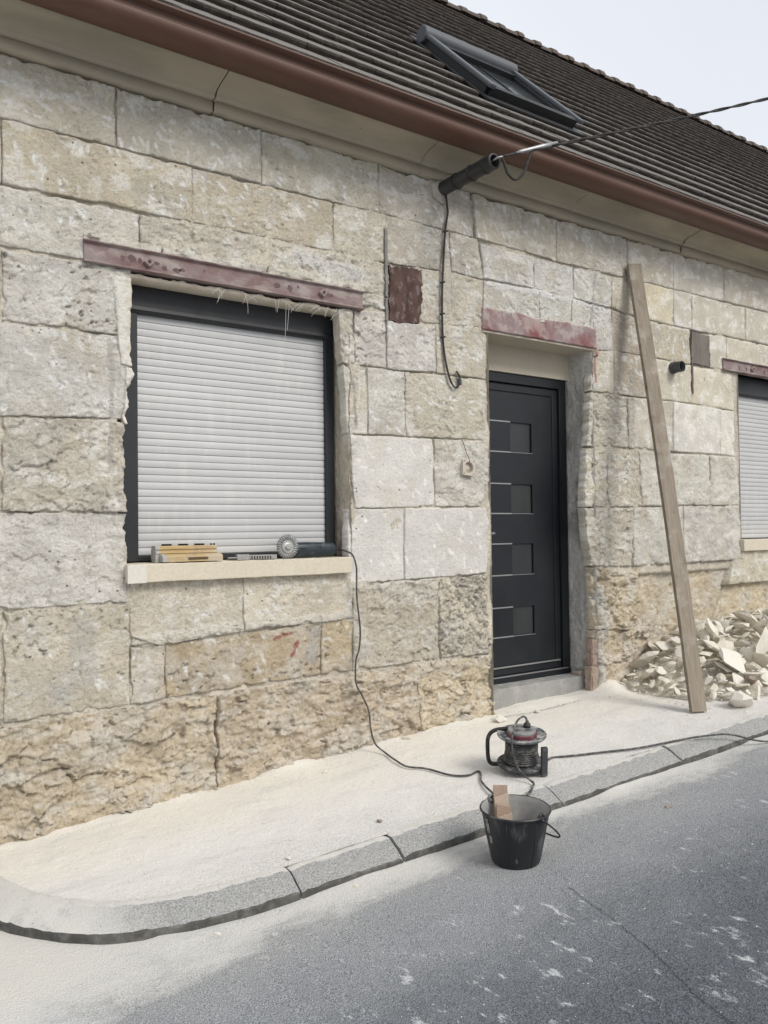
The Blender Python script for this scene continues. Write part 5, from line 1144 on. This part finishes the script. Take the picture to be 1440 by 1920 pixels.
r_ = Vector((CAM_R[0][0], CAM_R[0][1], 0)).normalized(); fwv = Vector((CAM_R[2][0], CAM_R[2][1], 0)).normalized()
ha = (r_ * 0.62 - fwv * 0.78).normalized(); hb = -ha                              # handle pivots
for d in (ha, hb):
    tt_ = Vector((-d.y, d.x, 0)); q = d * 0.139
    P = [q + tt_ * (0.017 * math.cos(a)) + Vector((0, 0, 0.200 + 0.030 * math.sin(a))) for a in [math.pi * k / 8 for k in range(9)]]
    tube('handle_lug', P, 0.0065, M_BUCK, bk, 8); tube('pivot_pin', [q - d * 0.008 + Vector((0, 0, 0.205)), q + d * 0.013 + Vector((0, 0, 0.205))], 0.008, M_BUCK, bk, 8)
M_HAND = worn('black_wire_handle', (0.02, 0.02, 0.02), (0.05, 0.045, 0.04), 20, 0.5, 0.6, bump=0.0002)
out_ = (r_ * 0.95 + fwv * 0.32).normalized(); P = []
for k in range(33):
    a = math.pi * k / 32; base_ = ha * (0.150 * math.cos(a)); sw = out_ * (0.158 * math.sin(a)) + Vector((0, 0, 0.207 - 0.125 * math.sin(a)))
    P.append(base_ + sw)
tube('handle', P, 0.0036, M_HAND, bk, 8)
lab = bpy.data.materials.new('x'); bpy.data.materials.remove(lab)
M_LABEL = worn('torn_white_sticker', (0.40, 0.40, 0.39), (0.08, 0.08, 0.08), 26, 0.7, 0.95, bump=0.0002)
def bucket_patch(name, az, w_, z0, z1, seed, mat):
    rs2 = random.Random(seed); V_ = []; F_ = []; nu = 9; nv = 9
    for i in range(nu):
        for j in range(nv):
            t = j / (nv - 1); z = z0 + (z1 - z0) * t; u = (i / (nu - 1) - 0.5); rag = rs2.uniform(0.75, 1.05) if i in (0, nu - 1) else 1
            r = 0.1003 + (0.1368 - 0.1003) * (z - 0.01) / 0.186 + 0.0016; a = az + w_ * u * rag * (0.6 + 0.4 * math.sin(math.pi * (0.15 + 0.7 * t))); V_.append((math.cos(a) * r, math.sin(a) * r, z))
    return obj(name, mesh_np(name, V_, grid_faces(nu, nv)), mat, bk)
azl = math.atan2(-r_.y, -r_.x) + 0.42
bucket_patch('sticker', azl, 0.20, 0.135, 0.195, 1, M_LABEL); bucket_patch('sticker', azl + 0.06, 0.17, 0.095, 0.125, 2, M_LABEL)
azf = math.atan2(-fwv.y, -fwv.x)
bucket_patch('paint_splash', azf - 0.12, 0.10, 0.030, 0.050, 3, worn('grey_splash', (0.07, 0.07, 0.07), (0.16, 0.16, 0.16), 90, 0.7, 0.9))
for k in (-0.42, 0.52): # moulded seams down the side
    a = azf + k; tube('seam', [(math.cos(a) * 0.1005, math.sin(a) * 0.1005, 0.008), (math.cos(a) * 0.120, math.sin(a) * 0.120, 0.105), (math.cos(a) * 0.137, math.sin(a) * 0.137, 0.199)], 0.0016, M_BUCK, bk, 6)

# stack of thin wooden slips standing in the bucket
M_SLIP = mat_wood('reddish_wood_slip', (0.36, 0.265, 0.20), (0.42, 0.32, 0.25), (0.25, 0.17, 0.125), 30, (1, 1, 1))
M_SLIP2 = mat_wood('paler_wood_slip', (0.46, 0.36, 0.285), (0.50, 0.40, 0.32), (0.30, 0.21, 0.155), 30, (1, 1, 1))
wp = Vector(bl) - r_ * 0.048 + fwv * 0.055
sl_ = thing('wood_slips', 'bundle of thin reddish wooden slips standing inside the black bucket', 'wood slips', wp + Vector((0, 0, 0.03)), math.atan2(r_.y, r_.x))
for k in range(5):
    bm = bmesh.new(); h = 0.250 - k * 0.034; z0 = 0.0
    bx(bm, -0.029, 0.031, -0.005, 0.005, z0, h, 0.001, 1)
    for v in bm.verts:
        if v.co.z > 0.05: v.co.z += (v.co.x * (0.30 if k % 2 else -0.20)) if k else 0
    o = obj('slip', bm_mesh('slip', bm), (M_SLIP, M_SLIP2)[k % 2], sl_); o.location = (0.003 * k, -0.018 * k, 0.0); o.rotation_euler = (rad(-11 + k * 1.5), 0, rad((-2, 3, -1, 2, 0)[k]))

# ------------------------------------------------------------------ cable reel
M_REEL = worn('dusty_dark_grey_reel_plastic', (0.050, 0.052, 0.056), (0.09, 0.092, 0.095), 10, 0.55, 0.7, (0.46, 0.455, 0.44), 0.65, bump=0.0005, fine=50, dlo=0.5, dhi=0.68)
M_REELF = worn('dusty_reel_flange', (0.11, 0.115, 0.12), (0.06, 0.062, 0.066), 14, 0.5, 0.8, (0.52, 0.52, 0.51), 0.75, bump=0.0005, fine=40, dlo=0.42, dhi=0.6)
M_REELG = worn('grey_reel_socket_plate', (0.25, 0.25, 0.25), (0.19, 0.19, 0.19), 12, 0.6, 0.6, DUST, 0.3, bump=0.0004)
M_RRED = worn('dusty_red_ring', (0.13, 0.030, 0.036), (0.10, 0.03, 0.034), 12, 0.6, 0.6, (0.45, 0.40, 0.38), 0.55, bump=0.0004)
rx, ry = 3.067, -0.878; rz0 = zpave(rx, ry) + 0.002
rl = thing('cable_reel', 'dark grey cable reel with socket plate lying flat on the pavement', 'cable reel', (rx, ry, rz0), math.atan2(r_.y, r_.x))
rl.rotation_euler = (rad(8.5), 0, rl.rotation_euler.z); rl.location.z += 0.012
RM4 = Matrix.Translation(rl.location) @ rl.rotation_euler.to_matrix().to_4x4(); RMI = RM4.inverted()
lathe('base_plate', [(0.0, 0.016), (0.118, 0.016), (0.124, 0.019), (0.126, 0.026), (0.123, 0.032), (0.10, 0.033), (0.07, 0.034)], M_REEL, rl, 48, caps=(False, False))
lathe('drum', [(0.062, 0.03), (0.062, 0.165)], M_REEL, rl, 32, caps=(False, False))
bm = bmesh.new(); rs = random.Random(2)
for lay in range(2):
    for k in range(11):
        zc_ = 0.042 + k * 0.0108 + (0.005 if lay else 0); rr = 0.070 + lay * 0.009 - (0.004 if k > 8 else 0) + (0.010 * (1 - k / 4) if k < 4 else 0); tl = rs.uniform(-0.05, 0.05); ph = rs.uniform(0, 6)
        P = [(rr * math.cos(a), rr * math.sin(a), zc_ + tl * rr * math.cos(a + ph)) for a in [2 * math.pi * q / 40 for q in range(41)]]; tube_bm(bm, P, 0.0056, 7)
obj('coiled_cable', bm_mesh('coiled_cable', bm, True), M_CABLE, rl)
lathe('top_flange', [(0.060, 0.162), (0.10, 0.164), (0.120, 0.170), (0.126, 0.177), (0.126, 0.183), (0.121, 0.184), (0.100, 0.176), (0.072, 0.174)], M_REELF, rl, 48, caps=(False, False))
lathe('red_ring', [(0.0755, 0.170), (0.0775, 0.176), (0.0775, 0.190), (0.0745, 0.194), (0.070, 0.194)], M_RRED, rl, 40, caps=(False, False))
sp_ = lathe('socket_plate', [(0.0715, 0.185), (0.0715, 0.204), (0.068, 0.208), (0.0, 0.209)], M_REELG, rl, 40, caps=(False, False))
for k in range(4):
    a = rad(45 + 90 * k); lathe('socket', [(0.0215, 0.2095), (0.0205, 0.2110), (0.0185, 0.2106), (0.0175, 0.2097), (0.0, 0.2096)], M_REELG, sp_, 24, loc=(math.cos(a) * 0.037, math.sin(a) * 0.037, 0), caps=(False, False))
    lathe('socket_well', [(0.0172, 0.2103), (0.0, 0.2103)], M_REEL, sp_, 20, loc=(math.cos(a) * 0.037, math.sin(a) * 0.037, 0), caps=(False, False))
P = spline([(-0.06, 0.06, 0.185), (-0.115, 0.055, 0.183), (-0.150, 0.045, 0.172), (-0.168, 0.035, 0.145), (-0.171, 0.028, 0.09), (-0.166, 0.024, 0.035), (-0.150, 0.022, 0.013), (-0.11, 0.02, 0.010), (0.0, 0.0, 0.010), (0.08, -0.045, 0.010)], 8)
tube('carry_tube', P, 0.0105, M_WIRE, rl, 12)
o = box('foot', (-0.016, 0.016, -0.012, 0.012, -0.002, 0.148), M_REEL, rl, 0.004); o.location = (0.098, -0.098, 0.0); o.rotation_euler = (0, 0, rad(10))
box('foot_arm', (0.03, 0.094, -0.098, -0.080, 0.0, 0.014), M_REEL, rl, 0.003)
def rloc(p): return RMI @ Vector(p)
sup = [(3.15, -0.90, 0.245), (3.214, -0.905, 0.236), (3.27, -0.875, 0.230), (3.335, -0.850, 0.224), (3.421, -0.895, 0.2275), (3.567, -0.953, 0.232), (3.80, -1.05, 0.241), (4.05, -1.105, 0.252), (4.22, -1.16, 0.262), (4.40, -1.215, 0.255), (4.58, -1.29, 0.205), (4.75, -1.36, 0.196), (5.1, -1.42, 0.208), (5.8, -1.45, 0.235), (6.8, -1.40, 0.275)]
tube('supply_cable', spline([rloc(p) for p in sup], 8), 0.0058, M_CABLE, rl, 8)

# ------------------------------------------------------------------ angle grinder on the sill, its cord plugged into the reel
M_GRB = worn('dark_teal_tool_plastic', (0.014, 0.024, 0.032), (0.020, 0.030, 0.036), 14, 0.42, 0.6, (0.40, 0.42, 0.42), 0.28, bump=0.0005, fine=80, spec=0.5, dlo=0.55, dhi=0.72)
M_KNOT = worn('wire_brush_steel', (0.36, 0.36, 0.35), (0.22, 0.22, 0.215), 40, 0.5, 0.8, metal=0.5, bump=0.001, fine=200)
M_HUB = worn('polished_disc_hub', (0.52, 0.52, 0.50), (0.42, 0.42, 0.40), 20, 0.4, 0.5, metal=0.6, bump=0.0003)
SZ = 1.307
gr = thing('angle_grinder', 'dark blue angle grinder with wire wheel lying on the window sill', 'angle grinder', (2.197, 0.008, SZ)); gr.scale = (1.16,) * 3
dz = 0.0565
whl = lathe('wire_wheel', [(0.0, -0.012), (0.009, -0.012), (0.016, -0.008), (0.026, -0.008), (0.029, -0.011), (0.032, -0.008), (0.033, 0.004), (0.0, 0.005)], M_HUB, gr, 32, 'Y', (0, 0, dz), (False, False))
bm = bmesh.new()
for k in range(26):
    a = 2 * math.pi * k / 26; P = []
    for j in range(5):
        t = j / 4; rr = 0.030 + 0.026 * t; aa = a + 0.20 * t; P.append((math.cos(aa) * rr, -0.001 - 0.004 * math.sin(math.pi * t), math.sin(aa) * rr + dz))
    tube_bm(bm, P, [0.0034, 0.0046, 0.0052, 0.0056, 0.0058], 6)
obj('wire_knots', bm_mesh('wire_knots', bm, True), M_KNOT, whl)
lathe('wheel_nut', [(0.0, -0.017), (0.012, -0.017), (0.014, -0.015), (0.014, -0.010)], M_HUB, whl, 6, 'Y', (0, 0, dz), (False, False), False)
lathe('gear_head', [(0.0, 0.006), (0.020, 0.006), (0.027, 0.012), (0.030, 0.025), (0.029, 0.052), (0.022, 0.062), (0.0, 0.064)], M_KNOT, gr, 20, 'Y', (0.008, 0.0, 0.040), (False, False))
prof_ = [(0.0, 0.030, 0.030), (0.02, 0.034, 0.035), (0.035, 0.036, 0.037), (0.09, 0.036, 0.0375), (0.12, 0.034, 0.0365), (0.165, 0.031, 0.035), (0.21, 0.031, 0.035), (0.240, 0.028, 0.032), (0.255, 0.020, 0.023), (0.260, 0.010, 0.012)]
bm = bmesh.new(); rings = []
for xx, ry_, rz_ in prof_:
    ring = []
    for k in range(20):
        a = 2 * math.pi * k / 20; c, s = math.cos(a), math.sin(a); e = 0.72
        ring.append(bm.verts.new((0.026 + xx, 0.034 + math.copysign(abs(c) ** e, c) * ry_, 0.0385 + math.copysign(abs(s) ** e, s) * rz_)))
    rings.append(ring)
for A_, B_ in zip(rings, rings[1:]):
    for k in range(20): bm.faces.new((A_[k], A_[(k + 1) % 20], B_[(k + 1) % 20], B_[k]))
bm.faces.new(rings[0]); bm.faces.new(rings[-1]); bd = obj('motor_body', bm_mesh('motor_body', bm, True), M_GRB, gr)
for k in range(5): box('cooling_slot', (0.13 + k * 0.013, 0.136 + k * 0.013, 0.002, 0.004, 0.044, 0.058), M_WIRE, bd)
box('switch', (0.075, 0.105, -0.003, 0.003, 0.040, 0.050), M_WIRE, bd, 0.002)
box('red_badge', (0.040, 0.049, -0.0015, 0.002, 0.038, 0.049), M_RRED, bd, 0.001); box('pale_lettering', (0.053, 0.078, -0.0006, 0.002, 0.042, 0.046), M_REELG, bd)
tube('cord_sleeve', spline([(0.278, 0.034, 0.038), (0.296, 0.027, 0.038), (0.312, 0.008, 0.033)], 4), [0.0085, 0.0082, 0.0080, 0.0076, 0.0072, 0.0068, 0.0064, 0.006, 0.0055], M_WIRE, gr, 10)
G0 = Vector(gr.location); rzr = rl.location
cord = [(2.557, 0.019, 1.346), (2.575, -0.012, 1.336), (2.592, -0.042, 1.314), (2.602, -0.060, 1.25), (2.606, -0.056, 1.18), (2.610, -0.050, 1.076), (2.630, -0.050, 0.892), (2.620, -0.052, 0.787), (2.594, -0.055, 0.714), (2.592, -0.060, 0.594), (2.626, -0.066, 0.525), (2.665, -0.075, 0.432), (2.668, -0.090, 0.330), (2.676, -0.12, 0.255), (2.690, -0.18, 0.222), (2.660, -0.33, 0.212), (2.648, -0.455, 0.206), (2.705, -0.545, 0.205), (2.735, -0.70, 0.203), (2.80, -0.765, 0.204), (2.885, -0.745, 0.205), (2.865, -0.79, 0.206), (2.79, -0.88, 0.203), (2.72, -1.02, 0.203), (2.70, -1.12, 0.196), (2.77, -1.17, 0.190), (2.85, -1.15, 0.200), (2.93, -1.095, 0.206), (2.965, -1.06, 0.208)]
lc = lambda a, b, c: RM4 @ Vector((a, b, c))
cord += [lc(-0.03, -0.150, 0.045), lc(-0.058, -0.135, 0.10), lc(-0.068, -0.128, 0.16), lc(-0.062, -0.10, 0.215), lc(-0.035, -0.05, 0.262), lc(0.0, -0.01, 0.275), lc(0.022, 0.010, 0.262), lc(0.030, 0.014, 0.240)]
tube('power_cord', spline([(Vector(p) - G0) / 1.16 for p in cord], 8), 0.0052 / 1.16, M_CABLE, gr, 8)
RUP = RM4.to_3x3() @ Vector((0, 0, 1)); pl0 = (lc(0.030, 0.014, 0.244) - G0) / 1.16; RUP = RUP / 1.16; tube('plug', [pl0, pl0 - RUP * 0.012, pl0 - RUP * 0.014, pl0 - RUP * 0.034], [0.0073, 0.0086, 0.0147, 0.0151], M_WIRE, gr, 16)

# ------------------------------------------------------------------ stone plane (wooden, with blades) and loose scraper blades
M_PWOOD = mat_wood('golden_plane_wood', (0.46, 0.335, 0.165), (0.52, 0.39, 0.21), (0.27, 0.18, 0.08), 16, (0.08, 1, 1))
M_PEND = worn('grey_plane_end', (0.44, 0.43, 0.40), (0.36, 0.35, 0.33), 30, 0.9, 0.6, bump=0.0006)
sp2 = thing('stone_plane', 'wooden stone plane with metal blades at left end of sill', 'hand plane', (1.47, 0.0, SZ), rad(-1.5))
up = [(0.005, 0.0), (0.062, 0.0), (0.075, 0.02), (0.075, 0.060), (0.068, 0.083), (0.016, 0.083), (0.006, 0.078), (0.006, 0.066), (0.012, 0.064), (0.012, 0.058), (0.002, 0.056), (0.000, 0.046), (0.006, 0.044)]
lo = [(-0.045, 0.004), (-0.001, 0.004), (0.004, 0.040), (-0.006, 0.043), (-0.036, 0.036), (-0.046, 0.028)]
prism('upper_stock', up, 0.012, 0.312, M_PWOOD, sp2); prism('lower_stock', lo, 0.030, 0.322, M_PWOOD, sp2)
prism('end_plate', [(a, b) for a, b in up], -0.010, 0.0118, M_PEND, sp2); prism('end_plate', lo, 0.008, 0.0298, M_PEND, sp2)
bm = bmesh.new()
for k in range(12):
    a0 = math.pi * k / 6; bm.verts.new((0.19 + math.copysign(0.045, math.cos(a0)) + math.cos(a0) * 0.008, -0.0475 + 0.0, 0.019 + math.sin(a0) * 0.0065))
f = bm.faces.new(bm.verts[:]); r2 = bmesh.ops.extrude_face_region(bm, geom=[f]); bmesh.ops.translate(bm, verts=[v for v in r2['geom'] if isinstance(v, bmesh.types.BMVert)], vec=(0, 0.004, 0))
obj('grip_slot', bm_mesh('grip_slot', bm), worn('dark_slot', (0.10, 0.075, 0.04), (0.14, 0.10, 0.06), 10, 0.9, 0.5), sp2)
for k in range(7):
    for d in (0.0, 0.016):
        bm = bmesh.new(); bx(bm, -0.004, 0.004, 0.022, 0.060, 0.074, 0.092, 0.0); o = obj('blade', bm_mesh('blade', bm), M_WIRE, sp2); o.location = (0.022 + k * 0.043 + d, 0, 0); o.rotation_euler = (0, 0, rad(18 if k % 2 else -18))
M_BLADE = worn('dusty_steel_blade', (0.40, 0.39, 0.37), (0.27, 0.26, 0.25), 25, 0.55, 0.7, DUST, 0.6, metal=0.3, bump=0.0005)
s1 = thing('scraper_blade', 'small square metal scraper head with slotted top on the sill', 'scraper', (1.905, -0.012, SZ), rad(-14))
box('plate', (-0.062, 0.0, -0.020, 0.020, 0.002, 0.016), M_BLADE, s1, 0.002); box('plate_edge', (-0.064, 0.0, -0.021, -0.0165, 0.0035, 0.012), M_WIRE, s1)
box('socket_head', (-0.018, 0.048, -0.022, 0.024, 0.001, 0.030), M_BLADE, s1, 0.003); lathe('socket_hole', [(0.0, 0.0306), (0.013, 0.0306)], M_WIRE, s1, 16, loc=(0.014, 0.0, 0), caps=(False, False))
s2 = thing('toothed_scraper', 'narrow toothed steel scraper blade lying beside the grinder wheel', 'scraper', (2.035, -0.014, SZ), rad(-9))
prism('bar', [(-0.072, -0.016), (0.075, -0.016), (0.080, 0.004), (0.050, 0.020), (-0.072, 0.020)], 0.004, 0.026, M_BLADE, s2, 'Z')
box('heel', (-0.07, 0.07, -0.010, 0.018, 0.0, 0.0045), M_BLADE, s2)
for k in range(8): box('tooth_gap', (-0.066 + k * 0.0145, -0.058 + k * 0.0145, -0.0168, -0.0155, 0.005, 0.020), M_WIRE, s2)
